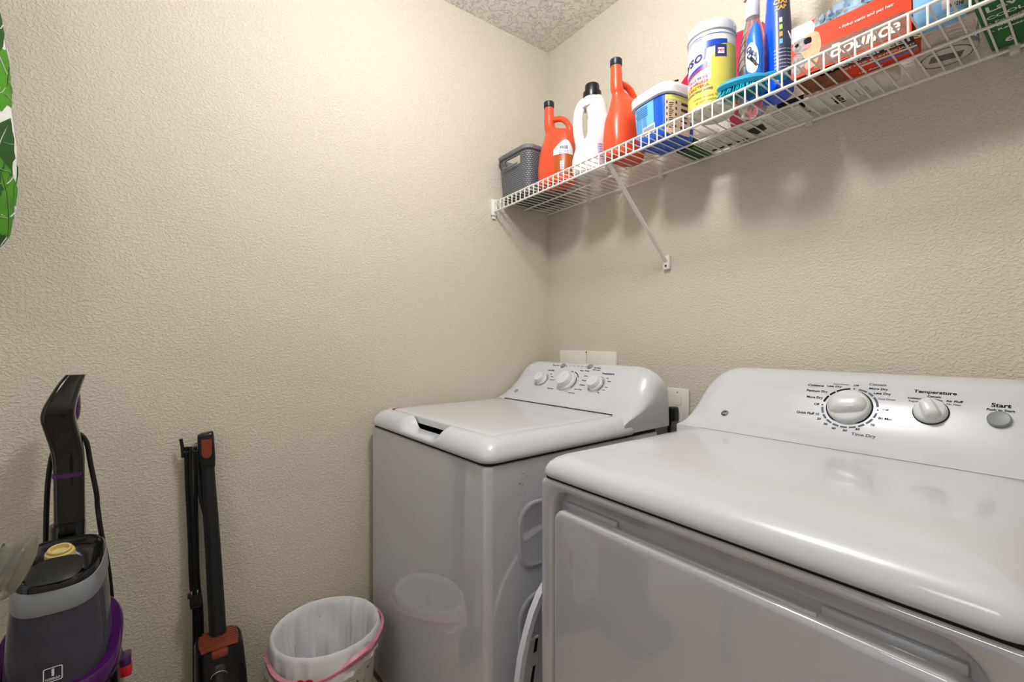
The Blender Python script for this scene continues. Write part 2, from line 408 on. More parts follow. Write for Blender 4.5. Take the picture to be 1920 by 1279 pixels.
fd = Face(smooth_prof(DP))
sm = M(); sm.add(grid([[(x, .4985, .9219) for x in (.08, .20, .33, .47, .66)], [(x, .5000, .9225) for x in (.08, .20, .33, .47, .66)]]), inkg); sm.obj('console_seam', DR)
knob(fd, .3796, .1314, .042, .028, 'bar', -82, DR); knob(fd, .5187, .1388, .027, .026, 'bar', 25, DR)
M().add(lathe([(.0165, 0), (.0165, .005), (.0145, .007), (.011, .0062), (.0005, .006)], 40), greyb, fd.mx(.6158, .1355)).obj('start_button', DR)
pr = M(); kx, ka = .3796, .1314
for a0, a1, m_ in ((98, 128, ink), (131, 146, ink), (150, 170, ink), (80, 60, inkg), (56, 42, inkg), (38, 8, inkg), (-8, -22, inkg), (-26, -44, inkg), (-48, -62, inkg), (-66, -80, inkg), (-84, -98, inkg), (-102, -116, inkg), (-120, -134, inkg), (-138, -152, inkg), (-156, -174, inkg)):
    parc(pr, fd, kx, ka, .0500, .0545, a0, a1, m_)
for a_ in (90, 0, 180):
    pr.add(put2(arc2(.0002, .0018, 0, 360), lambda p, q, a_=a_: fd.at(kx + .053 * math.cos(math.radians(a_)) + p, ka + .053 * math.sin(math.radians(a_)) + q, .0005)), ink)
for s_, x, a, z, m_, al in (('Cottons', .300, .1870, .0105, ink, 'CENTER'), ('Platinum Dry', .3295, .1690, .0085, ink, 'RIGHT'), ('More Dry', .3235, .1500, .0085, ink, 'RIGHT'), ('Off', .3195, .1315, .0080, ink, 'RIGHT'), ('Quick Fluff 10', .325, .1050, .0085, ink, 'RIGHT'),
                            ('Less Dry', .3545, .1880, .0085, ink, 'RIGHT'), ('Cool Down', .366, .1965, .0065, inkg, 'RIGHT'), ('Off', .381, .1955, .0075, ink, 'CENTER'), ('Casuals', .420, .2035, .0105, inkg, 'CENTER'), ('More Dry', .407, .1890, .0085, ink, 'LEFT'), ('Less Dry', .418, .1760, .0085, ink, 'LEFT'),
                            ('Cool Down', .428, .1610, .0065, inkg, 'LEFT'), ('Off', .4405, .1330, .0080, ink, 'LEFT'), ('80 Min.', .4360, .1120, .0085, ink, 'LEFT'), ('70', .425, .0930, .0080, ink, 'LEFT'), ('60', .4050, .0780, .0080, ink, 'CENTER'), ('50', .3830, .0700, .0080, ink, 'CENTER'), ('40', .3610, .0720, .0080, ink, 'CENTER'), ('30', .3430, .0810, .0080, ink, 'CENTER'), ('20', .3270, .0930, .0080, ink, 'CENTER'),
                            ('Time Dry', .4180, .0640, .0110, inkg, 'CENTER'), ('Temperature', .5190, .1900, .0125, ink, 'CENTER'), ('Cottons', .4900, .1700, .0070, ink, 'CENTER'), ('Regular', .4900, .1620, .0060, inkg, 'CENTER'), ('Casuals', .5195, .1780, .0070, ink, 'CENTER'), ('Medium', .5195, .1700, .0060, inkg, 'CENTER'), ('Air Fluff', .5510, .1690, .0075, ink, 'CENTER'), ('No Heat', .5510, .1615, .0060, inkg, 'CENTER'),
                            ('Start', .6158, .1680, .0135, ink, 'CENTER'), ('Push to Start', .6158, .1570, .0070, ink, 'CENTER')):
    ptxt(pr, fd, s_, x, a, z, m_, al, .028)
parc(pr, fd, .5187, .1388, .031, .0335, 62, 85, inkg)
pr.obj('printed_markings', DR, smooth=0, fix=False)
lg = M(); lx, la = .106, .0745
lg.add(put2(arc2(.0001, .0098, 0, 360, 32), lambda p, q: fd.at(lx + p, la + q, .0006)), ink)
lw = plast2
parc2 = lambda r0, r1, a0, a1: lg.add(put2(arc2(r0, r1, a0, a1), lambda p, q: fd.at(lx + p, la + q, .0009)), lw)
parc2(.0078, .0084, 0, 360)
lg.add(put2(text2('GE', .0105, 'CENTER', .01, .3), lambda p, q: fd.at(lx + p, la + q, .0010)), lw)
lg.obj('badge', DR, smooth=0, fix=False)
feet(DR, W2, .06, D2 - .04)

# ---- folded plastic step stool between the machines
ST = thing('step_stool', 'white plastic folded step stool with arched rim and dark slots, between washer and dryer', 'step stool', (0.785, -0.55, 0))
pl = mat('stool_plastic', (214, 214, 226), .3)
def arch(off):
    half = [(-.25, 0.0), (-.246, .30), (-.240, .39), (-.231, .44), (-.215, .49), (-.198, .53), (-.175, .567), (-.145, .598), (-.10, .620), (-.05, .632), (0, .635)]
    pts = half + [(-y, z) for y, z in half[-2::-1]]
    return [(y * (1 - off / .25), z - off if z > .2 else z) for y, z in pts]
rim = M()
o_, i_ = arch(0), arch(.012)
rim.add(grid([[(-.009, y, z) for y, z in o_], [(.008, y, z) for y, z in o_], [(.008, y, z) for y, z in i_], [(-.009, y, z) for y, z in i_], [(-.009, y, z) for y, z in o_]]), pl)
rim.obj('stool_frame', ST, smooth=40)
pn = M(); i2 = arch(.010); nn = len(i2)
pn.add(([(-.010, y, z) for y, z in i2] + [(-.006, y, z) for y, z in i2], [tuple(range(nn)), tuple(range(nn, 2 * nn))]), pl)
pn.add(box(-.006, .006, -.215, -.180, .470, .475), pl); pn.obj('panel', ST, smooth=0)
for z0, z1, y in ((.430, .468, -.187), (.362, .40, -.197)):
    sl = M(); sl.add(([(-.0052, y + dy, z) for y, z, dy in ((y, z0, 0), (y, z0, .010), (y, z1, .017), (y, z1, .009))], [(0, 1, 2, 3)]), gap); sl.obj('slot', ST, smooth=0)

# ------------------------------------------------------------------ wall boxes
t = thing('washer_outlet_box', 'white recessed laundry outlet box on the back wall behind the washer', 'wall box', (0.25, -0.001, 1.03))
q = M(); q.add(box(-.162, -.002, -.010, 0, -.085, .084, .002), trimm); q.add(box(.002, .160, -.010, 0, -.085, .083, .002), trimm); q.obj('cover', t)
M().add(lathe([(.003, -.0005), (.003, .001), (.0005, .0015)], 12), blackm, Matrix.Translation((0, -.010, .078)) @ Matrix.Rotation(PI / 2, 4, 'X')).obj('screw', t)
t = thing('wall_outlet', 'white wall outlet plate with a black plug, between washer and dryer', 'wall outlet', (0.679, -0.001, 0.925))
M().add(box(-.043, .043, -.007, 0, -.070, .066, .003), mat('outlet_plate', (226, 224, 218), .35)).obj('cover_plate', t)
q = M()
for z in (.028, -.030): q.add(loft([[(a, y, b + z) for a, b in rrect2(-.017, .017, -.019, .019, .010, 5)] for y in (-.006, -.0085)]), trimm)
q.add(lathe([(.003, 0), (.002, .0015), (.0004, .0016)], 12), steel, Matrix.Translation((0, -.007, .052)) @ Matrix.Rotation(PI / 2, 4, 'X')); q.obj('receptacle', t)
pg = M(); pg.add(box(-.022, .010, -.045, -.009, -.045, .004, .008, 3), black); pg.add(tube(cr([(-.006, -.035, -.035), (-.006, -.045, -.07), (-.004, -.040, -.16), (0, -.035, -.4)]), .0055), cordm)
tag(pg.obj('power_plug', None), 'black power plug and cord in the outlet between washer and dryer', 'plug').location = (0.679, -0.001, 0.925)

# ------------------------------------------------------------------ wire shelf
TILT = -0.0150; SZ = 1.7435
SH = thing('wire_shelf', 'long white wire shelf holding cleaning supplies, along the back wall', 'shelf', (0, 0, SZ)); SH.rotation_euler = (0, TILT, 0)
YFr = -.313; XE = XR - .006
def bar(name, x0, y, z, r): M().add(tube([(x0, y, z), (XE, y, z)], r, 10), wire).obj(name, SH)
bar('front_top_rail', .012, YFr, -.001, .0034); bar('front_lower_rail', .012, YFr - .003, -.042, .0036); bar('back_rail', .004, -.012, -.004, .0034); bar('middle_rail', .004, -.150, -.0058, .0030)
cw = M(); cw.add(tube([(0, -.008, 0)] + [(0, YFr + .003, 0), (0, YFr - .001, -.0012), (0, YFr - .0035, -.006), (0, YFr - .0042, -.044)], .0020, 6), wire)
first = cw.obj('cross_wire', SH, loc=(.028, 0, 0)); x = .028 + .0272
while x < XE - .01:
    c = first.copy(); C.objects.link(c); c.parent = SH; c.location = (x, 0, 0); x += .0272
eb = M(); eb.add(box(.0, .014, YFr - .016, YFr + .014, -.058, .010, .003), wire); eb.add(box(0, .006, YFr - .010, YFr + .010, -.072, -.05, .002), wire); eb.obj('end_bracket', SH)
br = M(); x0 = .632
br.add(tube([(x0 + .006, YFr + .002, -.046), (x0, -.012, -.318)], .0085, 8, .45), wire); 
br.add(box(x0 - .013, x0 + .013, -.014, 0, -.345, -.295, .004), wire); br.obj('support_brace', SH)
M().add(lathe([(.0042, 0), (.003, .002), (.0004, .0024)], 12), blackm, Matrix.Translation((x0, -.014, -.333)) @ Matrix.Rotation(PI / 2, 4, 'X')).obj('screw', SH)
for x in (.27, .616, 1.087, 1.466):
    M().add(box(x - .008, x + .008, -.018, 0, -.016, .006, .003), mat('clear_clip', (214, 212, 204), .3)).obj('wall_clip', SH)

# ------------------------------------------------------------------ shaped containers
class Shape:
    """superellipse sections [(z, cx, cy, w, d, p)]"""
    def __init__(s, tab): s.t = tab
    def pt(s, th, z, off=0.0):
        cx, cy, w_, d_, p = lerp1(s.t, z); c, n = math.cos(th), math.sin(th)
        a = math.copysign(abs(c) ** (2 / p), c); b = math.copysign(abs(n) ** (2 / p), n)
        return (cx + (w_ / 2 + off) * a, cy + (d_ / 2 + off) * b, z)
    def body(s, n=48, k=4, cap=True):
        zs = []
        for a, b in zip(s.t, s.t[1:]):
            zs += [a[0] + (b[0] - a[0]) * j / k for j in range(k)]
        zs.append(s.t[-1][0])
        return loft([[s.pt(2 * PI * i / n, z) for i in range(n)] for z in zs], cap, cap)
    def patch(s, z0, z1, a0, a1, off=.0007, nz=10, na=16, fz=None):
        rows = []
        for j in range(nz + 1):
            row = []
            for i in range(na + 1):
                q = i / na; zz0, zz1 = (z0, z1) if not fz else fz(q)
                row.append(s.pt(math.radians(a0 + (a1 - a0) * q), zz0 + (zz1 - zz0) * j / nz, off))
            rows.append(row)
        return grid(rows)
    def text(s, body_, ang, z, size, off=.0012, bold=.01, align='CENTER', rot=0, shear=0):
        cx, cy, w_, d_, p = lerp1(s.t, z); r = (w_ + d_) / 4; cr_, sr = math.cos(math.radians(rot)), math.sin(math.radians(rot))
        return put2(text2(body_, size, align, bold, shear), lambda a, b: s.pt(math.radians(ang) + (a * cr_ - b * sr) / r, z + a * sr + b * cr_, off))
def smooth_tab(tab, k=3):
    out = []
    for i in range(len(tab) - 1):
        a = tab[max(i - 1, 0)]; b = tab[i]; c = tab[i + 1]; d = tab[min(i + 2, len(tab) - 1)]
        for j in range(k):
            t = j / k; z = b[0] + (c[0] - b[0]) * t; row = [z]
            for m_ in range(1, len(b)):
                row.append(b[m_] + (c[m_] - b[m_]) * (t * t * (3 - 2 * t)) * 1.0 if b[m_] == c[m_] else 0.5 * (2 * b[m_] + (c[m_] - a[m_]) * t + (2 * a[m_] - 5 * b[m_] + 4 * c[m_] - d[m_]) * t * t + (3 * b[m_] - a[m_] - 3 * c[m_] + d[m_]) * t ** 3))
            out.append(tuple(row))
    out.append(tab[-1]); return out
def sz(x): return SZ + .0026 + .0150 * x     # top of the shelf wires

# ---- grey woven basket
bk = thing('storage_basket', 'small grey woven plastic basket with cut-out handle, at the left end of the wire shelf', 'basket', (.012, -.302, sz(.1)), 0)
gb = mat('grey_basket', (122, 124, 130), .5)
def wicker():
    m = bpy.data.materials.new('woven_grey_plastic'); m.use_nodes = True; nt = m.node_tree; b = nt.nodes['Principled BSDF']; b.inputs['Roughness'].default_value = .5
    tc = nt.nodes.new('ShaderNodeTexCoord'); mp = nt.nodes.new('ShaderNodeMapping'); mp.inputs['Rotation'].default_value = (0, 0, 0); nt.links.new(tc.outputs['UV'], mp.inputs['Vector'])
    br_ = nt.nodes.new('ShaderNodeTexBrick'); br_.inputs['Scale'].default_value = 1; br_.inputs['Brick Width'].default_value = .011; br_.inputs['Row Height'].default_value = .0075; br_.inputs['Mortar Size'].default_value = .0016
    br_.inputs['Color1'].default_value = lin((136, 139, 146)); br_.inputs['Color2'].default_value = lin((122, 125, 134)); br_.inputs['Mortar'].default_value = lin((66, 68, 76))
    nt.links.new(mp.outputs['Vector'], br_.inputs['Vector']); nt.links.new(br_.outputs['Color'], b.inputs['Base Color'])
    bp = nt.nodes.new('ShaderNodeBump'); bp.inputs['Distance'].default_value = .002; bp.invert = True; nt.links.new(br_.outputs['Fac'], bp.inputs['Height']); nt.links.new(bp.outputs['Normal'], b.inputs['Normal'])
    return m
wk = wicker()
def basket_ring(z, off, n=6):
    k = z / .178; i = .012 * (1 - k) + off
    return [(a, b, z) for a, b in rrect2(.002 + i, .205 - i, .0 + i, .245 - i, .03 - off * .5, n)]
bs = M(); zsl = [0, .02, .04, .06, .08, .10, .118, .150, .165]
rgs = [dens(basket_ring(z, 0), .006) for z in (0.0,)]
base = dens(basket_ring(0, 0), .006); n = len(base)
def bring(z, off):
    out = []
    for (x, y, _) in base:
        k = z / .178 * .012 - off; cx, cy = .1035, .1225
        out.append((cx + (x - cx) * (1 + k / .09), cy + (y - cy) * (1 + k / .11), z))
    return out
R_ = [bring(z, 0) for z in zsl]; vv = [p for r in R_ for p in r]; ff = []
for k in range(len(R_) - 1):
    for i in range(n):
        j = (i + 1) % n; p = R_[k][i]
        if zsl[k] == .118 and p[1] < .01 and .055 < p[0] < .15: continue
        if zsl[k] == .118 and p[1] > .235 and .055 < p[0] < .15: continue
        ff.append((k * n + i, k * n + j, (k + 1) * n + j, (k + 1) * n + i))
ff.append(tuple(range(n))); bs.add((vv, ff), wk)
bo = bs.obj('basket_body', bk, smooth=50)
uv = bo.data.uv_layers.new(name='UVMap'); per = [0]
for i in range(n): per.append(per[-1] + (Vector(base[(i + 1) % n]) - Vector(base[i])).length)
for pl_ in bo.data.polygons:
    idx = [bo.data.loops[l].vertex_index for l in pl_.loop_indices]; wrap = len(idx) == 4 and any(v % n == 0 for v in idx) and any(v % n == n - 1 for v in idx)
    for l in pl_.loop_indices:
        v = bo.data.loops[l].vertex_index; i = v % n; u_ = per[i] if not (wrap and i == 0) else per[n]
        uv.data[l].uv = (u_, bo.data.vertices[v].co.z)
so = bo.modifiers.new('s', 'SOLIDIFY'); so.thickness = .003; so.offset = -1
rm = M(); rm.add(loft([bring(.162, -.003), bring(.164, -.006), bring(.176, -.007), bring(.179, -.004), bring(.178, .002), bring(.163, .003), bring(.162, -.003)], False, False), gb)
rm.obj('basket_rim', bk, smooth=50)
hr = M(); hr.add(box(.055, .15, -.0105, -.005, .113, .119, .001), gb); hr.obj('handle_rim', bk)

# ---- orange detergent jugs
def orange(name, label, loc, rz, s, labelm=True, group='orange detergent jugs'):
    om = mat('orange_plastic', (226, 78, 42), .3, coat=.2, sss=.08)
    t = thing(name, label, 'detergent jug', loc, rz, group)
    tab = smooth_tab([(0, 0, 0, .128, .085, 3), (.006, 0, 0, .142, .098, 3), (.05, 0, 0, .150, .104, 3), (.10, 0, 0, .148, .100, 2.8), (.14, .002, 0, .142, .094, 2.6), (.175, .007, 0, .130, .080, 2.5), (.200, .008, 0, .122, .064, 2.4), (.212, .004, 0, .110, .052, 2.3), (.224, -.014, 0, .072, .044, 2.2), (.236, -.030, 0, .047, .042, 2), (.26, -.035, 0, .042, .041, 2), (.29, -.036, 0, .039, .039, 2), (.322, -.037, 0, .037, .037, 2)])
    tab = [tuple([a[0] * s] + [v * s for v in a[1:5]] + [a[5]]) for a in tab]
    S = Shape(tab); b = M(); b.add(S.body(48, 2), om)
    # shoulder and looped handle on the right
    hp = cr([(-.030 * s, 0, .262 * s), (-.010 * s, 0, .268 * s), (.022 * s, 0, .262 * s), (.046 * s, 0, .240 * s), (.058 * s, 0, .205 * s), (.058 * s, 0, .150 * s)], 5)
    b.add(tube(hp, [.011 * s] * 8 + [.0115 * s] * (len(hp) - 16) + [.013 * s] * 8, 12, 1.0), om)
    b.obj('jug_body', t, smooth=50)
    M().add(lathe([(.0195 * s, .320 * s), (.0205 * s, .322 * s), (.0205 * s, .342 * s), (.0190 * s, .344 * s), (.0005, .344 * s)], 36, -.037 * s, 0), mat('navy_cap', (24, 32, 52), .35)).obj('cap', t)
    L = M()
    L.add(S.patch(.030 * s, .105 * s, -84, -8, .0009), mat('label_amber', (176, 84, 30), .35)); L.add(S.patch(.105 * s, .140 * s, -86, -6, .001, fz=lambda q: (.105 * s, (.112 + .050 * math.sin(PI * (q * .8 + .1))) * s)), mat('label_white', (228, 228, 236), .35))
    L.add(S.patch(.045 * s, .078 * s, -66, -52, .0013), mat('label_white', (228, 228, 236), .35))
    nv = mat('label_navy', (40, 52, 110), .4)
    L.add(S.text('FREE', -50, .130 * s, .016 * s, .0016, .03), nv)
    for k in range(3): L.add(S.text('clean and gentle wash', -50, (.118 - k * .006) * s, .0048 * s, .0016, .01), nv)
    for k in range(7): L.add(S.patch((.048 + k * .004) * s, (.0495 + k * .004) * s, -64, -54, .0017, 1, 4), nv)
    L.obj('label', t, smooth=50)
    return t
orange('detergent_jug', 'smaller orange detergent jug with dark cap, right of the grey basket', (.292, -.215, sz(.29)), math.radians(18), .98)
orange('detergent_jug', 'taller orange detergent jug with dark cap, left of the blue tub', (.604, -.200, sz(.60)), math.radians(84), .95)

# ---- white detergent jug
wt = thing('detergent_jug', 'white detergent jug with a black cap and cut-out handle', 'detergent jug', (.455, -.205, sz(.45)), math.radians(30))
wm = mat('white_jug_plastic', (232, 232, 236), .3, coat=.2, sss=.1)
tabw = smooth_tab([(0, 0, 0, .112, .07, 3), (.006, 0, 0, .122, .082, 3), (.05, 0, 0, .124, .088, 3), (.10, .004, 0, .104, .08, 2.6), (.118, .008, 0, .092, .07, 2.4)])
S = Shape(tabw); b = M(); b.add(S.body(44, 2), wm)
hA = cr([(-.030, -.004, .095), (-.040, -.010, .15), (-.040, -.010, .21), (-.026, -.006, .252), (.000, 0, .262), (.022, 0, .262)], 5)
b.add(tube(hA, .0185, 14), wm)
hB = cr([(.020, 0, .095), (.030, 0, .14), (.030, 0, .19), (.022, 0, .235), (.012, 0, .258)], 5); b.add(tube(hB, [.041] * 5 + [.040] * 6 + [.036] * (len(hB) - 11), 16), wm)
b.add(lathe([(.036, .235), (.036, .252), (.032, .268), (.030, .274)], 28, .008, 0), wm); b.obj('jug_body', wt, smooth=50)
M().add(lathe([(.032, .270), (.0325, .272), (.0325, .291), (.029, .294), (.0255, .296), (.0255, .316), (.024, .319), (.0005, .319)], 40, .008, 0), black).obj('cap', wt)
L = M(); L.add(S.patch(.02, .10, -62, -8, .0008), mat('label_lilac', (196, 170, 200), .35))
for k in range(7): L.add(S.text('• gentle care wash •', -30, .09 - k * .009, .006, .0013, .01), mat('label_navy', (40, 52, 110), .4))
L.obj('label', wt, smooth=50)

# ---- blue tub with white lid
tb = thing('pod_tub', 'square blue tub with white lid and crumpled grey bag on top', 'tub', (.755, -.190, sz(.76)), math.radians(-8)); tb.scale = (1, 1, .88)
S = Shape([(0, 0, 0, .126, .126, 4), (.005, 0, 0, .134, .134, 4), (.10, 0, 0, .147, .147, 4), (.138, 0, 0, .150, .150, 4)])
M().add(S.body(64, 3), mat('royal_blue_plastic', (10, 88, 205), .25, coat=.3)).obj('tub_body', tb, smooth=50)
S2 = Shape([(.132, 0, 0, .154, .154, 4), (.134, 0, 0, .166, .166, 4), (.160, 0, 0, .169, .169, 4), (.166, 0, 0, .164, .164, 4)])
lm = M(); lm.add(S2.body(64, 3), mat('tub_lid_white', (232, 230, 234), .3)); lm.obj('lid', tb, smooth=40)
S3 = Shape([(.164, 0, 0, .153, .153, 4), (.168, 0, 0, .153, .153, 4), (.174, 0, 0, .145, .145, 4)])
M().add(S3.body(64, 2), mat('tub_rim_yellow', (224, 222, 120), .35)).obj('rim', tb, smooth=40)
L = M(); sky = mat('label_sky', (110, 190, 235), .35); tan = mat('label_tan', (212, 186, 160), .4); dk = mat('label_brown', (48, 34, 34), .45); whi = mat('label_white', (228, 228, 236), .35); nv = mat('label_navy', (40, 52, 110), .4)
L.add(S.patch(.025, .128, -128, -84, .0008), sky); L.add(S.patch(.006, .128, -48, 10, .0008), tan); L.add(S.patch(.112, .128, -48, 10, .0011), mat('tub_rim_yellow', (224, 222, 120), .35))
L.add(S.patch(.0, .128, -49.5, -47.5, .0012), whi); L.add(S.patch(.022, .052, -96, -82, .0012), whi); L.add(S.patch(.026, .046, -94, -84, .0015), mat('label_grey', (150, 152, 165), .4))
for k in range(6): L.add(S.patch(.118 - k * .006, .1205 - k * .006, -118 + (k % 3) * 4, -90, .0014, 1, 6), mat('ink_blue', (14, 70, 170), .4))
for k in range(10): L.add(S.text('directions for use', -104, .085 - k * .005, .0048, .0014, .01), mat('ink_blue', (14, 70, 170), .4))
for k in range(14):
    L.add(S.patch(.100 - k * .006, .1025 - k * .006, -36, -20 - (k % 4) * 2, .0014, 1, 5), dk)
for k in range(5):
    for a_ in (-43, -12, 0): L.add(S.patch(.10 - k * .019, .108 - k * .019, a_ - 2, a_ + 2, .0014, 1, 3), dk)
L.obj('label', tb, smooth=50)
def crumple(cx, cy, cz, rx, ry, rz_, n=28, amp=.35, seed=0, fr=40):
    rings = []
    for j in range(n // 2 + 1):
        ph = PI * j / (n // 2); row = []
        for i in range(n):
            th = 2 * PI * i / n; d = Vector((math.sin(ph) * math.cos(th), math.sin(ph) * math.sin(th), math.cos(ph)))
            k = 1 + amp * noise.noise(d * 2.3 + Vector((seed, 0, 0))) + amp * .5 * noise.noise(d * 6 + Vector((0, seed, 0)))
            row.append((cx + d.x * rx * k, cy + d.y * ry * k, cz + d.z * rz_ * k))
        rings.append(row)
    return loft(rings, False, False)
gbag = M(); gbag.add(crumple(-.012, .0, 0.012, .044, .030, .016, seed=3), mat('grey_foil', (160, 162, 168), .3, metal=.4)); gz = mat('zip_black', (30, 30, 34), .5)
for k in range(9): gbag.add(box(.005 + k * .0042, .0075 + k * .0042, -.004, .002, .027 - abs(k - 4) * .0006, .031 - abs(k - 4) * .0006), gz)
gbag.add(box(.02, .07, -.002, .004, .010, .014), mat('label_brown', (48, 34, 34), .45), Matrix.Rotation(math.radians(14), 4, 'Y'))
o = gbag.obj('foil_pouch', smooth=0); tag(o, 'crumpled grey foil pouch with black zip teeth, on the lid of the blue tub', 'pouch'); o.location = (.757, -.185, sz(.76) + .158)
rg = M(); rg.add(crumple(0, 0, 0, .022, .03, .025, amp=.45, seed=9), mat('white_cloth', (232, 230, 228), .8)); o = rg.obj('white_rag', smooth=0)
tag(o, 'small white crumpled rag between the taller orange jug and the blue tub', 'rag'); o.location = (.668, -.120, sz(.67) + .165)

# ---- crimson dustpan leaning behind the wipes
dp = M(); cm = mat('crimson_plastic', (186, 8, 66), .4)
dp.add(loft([[(x, y + (2.1 - z) * -.10, z) for x, z in ((.90, 1.771), (.945, 1.771), (.95, 1.90), (.985, 2.04), (.97, 2.09), (.80, 2.11), (.69, 2.01), (.86, 1.93))] for y in (-.024, -.008)]), cm)
tag(dp.obj('dustpan', smooth=0), 'crimson plastic dustpan leaning on the wall behind the yellow wipes canister', 'dustpan')

# ---- wipes canister
wc = thing('wipes_canister', 'tall white and yellow disinfecting wipes canister on the wire shelf', 'canister', (.937, -.245, sz(.93))); wc.scale = (1, 1, .84)
yel = mat('label_yellow', (214, 204, 92), .35); S = Shape([(0, 0, 0, .104, .104, 2), (.004, 0, 0, .114, .114, 2), (.012, 0, 0, .117, .117, 2), (.232, 0, 0, .117, .117, 2), (.238, 0, 0, .112, .112, 2)])
M().add(S.body(64, 2), mat('canister_white', (226, 224, 214), .3)).obj('canister_body', wc, smooth=40)
M().add(lathe([(.058, .236), (.0615, .238), (.0615, .262), (.058, .270), (.050, .272), (.046, .268), (.0005, .268)], 56), plastw).obj('lid', wc, smooth=40)
L = M(); blu = mat('label_blue', (20, 70, 190), .35); red = mat('label_red', (206, 44, 58), .35)
L.add(S.patch(.014, .085, -150, 30, .0007), yel); L.add(S.patch(.085, .19, -62, 30, .0008, fz=lambda q: (.08, .150 + .045 * min(1, q * 3))), yel)
L.add(S.patch(.085, .205, -150, -62, .0007), whi); L.add(S.patch(.188, .204, -78, -22, .0012, fz=lambda q: (.180 + .012 * q, .204)), blu); L.add(S.patch(.150, .186, -52, -24, .0014), nv); L.add(S.patch(.158, .176, -46, -30, .0017), whi); L.add(S.text('PET', -38, .167, .010, .0020, .03), red)
L.add(S.patch(.222, .224, -150, 30, .0012, 1, 30), blu); L.add(S.patch(.216, .2175, -150, -80, .0012, 1, 20), blu); L.add(S.patch(.210, .2110, -150, -85, .0012, 1, 20), red)
L.add(S.text('Lysol', -119, .160, .045, .0015, .02, rot=6, shear=.2), nv)
L.add(S.patch(.120, .126, -140, -70, .0016, 2, 14, fz=lambda q: (.112 + .020 * q, .119 + .022 * q)), blu); L.add(S.patch(.110, .12, -140, -70, .0016, 2, 14, fz=lambda q: (.104 + .020 * q, .111 + .021 * q)), red)
for k, s_ in enumerate(('KILLS 99.9%', 'OF VIRUSES', '& BACTERIA')): L.add(S.text(s_, -97, .096 - k * .013, .0115, .0016, .02), red)
L.add(S.text('DISINFECTING WIPES', -97, .056, .0085, .0016, .02), nv); L.add(S.text('Lemon & Lime Blossom', -65, .035, .009, .0016, .01), mat('label_olive', (150, 140, 50), .4)); L.add(S.text('80 WET WIPES', -75, .022, .008, .0016, .01), mat('label_olive', (150, 140, 50), .4))
L.obj('label', wc, smooth=60, fix=False)

# ---- clear spray bottle
glass = mat('clear_plastic', (232, 226, 224), .08, trans=.88, ior=1.25)
cb_ = thing('spray_bottle', 'clear ribbed bottle with white sprayer, right of the yellow wipes canister', 'bottle', (1.008, -.165, sz(1.01)), math.radians(-40))
tabc = smooth_tab([(0, 0, 0, .068, .052, 2.6), (.006, 0, 0, .076, .060, 2.6), (.14, 0, 0, .078, .062, 2.4), (.19, 0, 0, .066, .054, 2.2), (.225, 0, 0, .050, .044, 2), (.250, 0, 0, .036, .034, 2), (.262, 0, 0, .028, .028, 2)])
S = Shape(tabc); M().add(S.body(40, 2), glass).obj('bottle_body', cb_, smooth=50)
rb = M()
for k in range(7): rb.add(tube([S.pt(math.radians(a_), .06 + .022 * k + (a_ + 150) * .00022, .0008) for a_ in range(-150, -20, 8)], .0012, 6), mat('rib_clear', (205, 200, 200), .1, metal=.3))
rb.obj('ribs', cb_)
M().add(tube([(0, 0, .01), (0, 0, .26)], .0025, 8), plastw).obj('dip_tube', cb_)
lb = M(); lb.add(S.patch(.03, .115, -130, -50, .0009), mat('bottle_label', (176, 172, 180), .4)); lb.obj('label', cb_)
sp_ = M(); sp_.add(lathe([(.017, .255), (.0175, .257), (.0175, .300), (.014, .306), (.014, .325)], 28), plastw); sp_.add(box(-.035, .028, -.012, .012, .322, .350, .005), plastw); sp_.obj('sprayer', cb_, smooth=40)

# ---- small blue tube with white oval, tall blue can
sb = thing('squeeze_bottle', 'short bright blue bottle with white oval label, left of the tall blue bottle', 'bottle', (1.047, -.238, sz(1.05)), math.radians(-20)); sb.scale = (.85, .85, .92)
bl = mat('cyan_blue_plastic', (8, 110, 215), .3, coat=.3)
S = Shape(smooth_tab([(0, 0, 0, .050, .034, 2.4), (.006, 0, 0, .054, .038, 2.4), (.12, 0, 0, .052, .038, 2.4), (.170, 0, 0, .040, .034, 2.2), (.196, .004, 0, .022, .022, 2), (.206, .006, 0, .008, .008, 2)]))
M().add(S.body(40, 2), bl).obj('bottle_body', sb, smooth=50)
L = M()
def oval(S, ac, zc, aw, zh, off, m, tilt=0):
    v = [S.pt(math.radians(ac), zc, off)]; n = 32
    for i in range(n):
        a = 2 * PI * i / n; v.append(S.pt(math.radians(ac + aw * math.cos(a)), zc + zh * math.sin(a) + tilt * math.cos(a), off))
    L.add((v, [(0, i + 1, (i + 1) % n + 1) for i in range(n)]), m)
oval(S, -72, .105, 46, .042, .0014, whi, -.010); L.add(S.text('Quick', -74, .122, .015, .0024, .03, rot=-55), nv); L.add(S.text('Cleaner', -66, .098, .015, .0024, .03, rot=-60), ink)
L.obj('label', sb, smooth=60)
tc_ = thing('laundry_spray', 'tall royal blue stain remover bottle with dark back label, left of the orange box', 'bottle', (1.082, -.192, sz(1.08)), math.radians(-25))
rb_ = mat('deep_blue_plastic', (10, 84, 222), .22, coat=.5)
S = Shape(smooth_tab([(0, 0, 0, .066, .048, 2.6), (.008, 0, 0, .074, .056, 2.6), (.10, 0, 0, .070, .054, 2.4), (.19, 0, 0, .062, .050, 2.2), (.26, 0, 0, .052, .046, 2.1), (.33, 0, 0, .044, .042, 2)]))
M().add(S.body(44, 2), rb_).obj('bottle_body', tc_, smooth=50)
L = M(); L.add(S.patch(.03, .26, -48, 20, .0008), mat('label_slate', (62, 66, 92), .4))
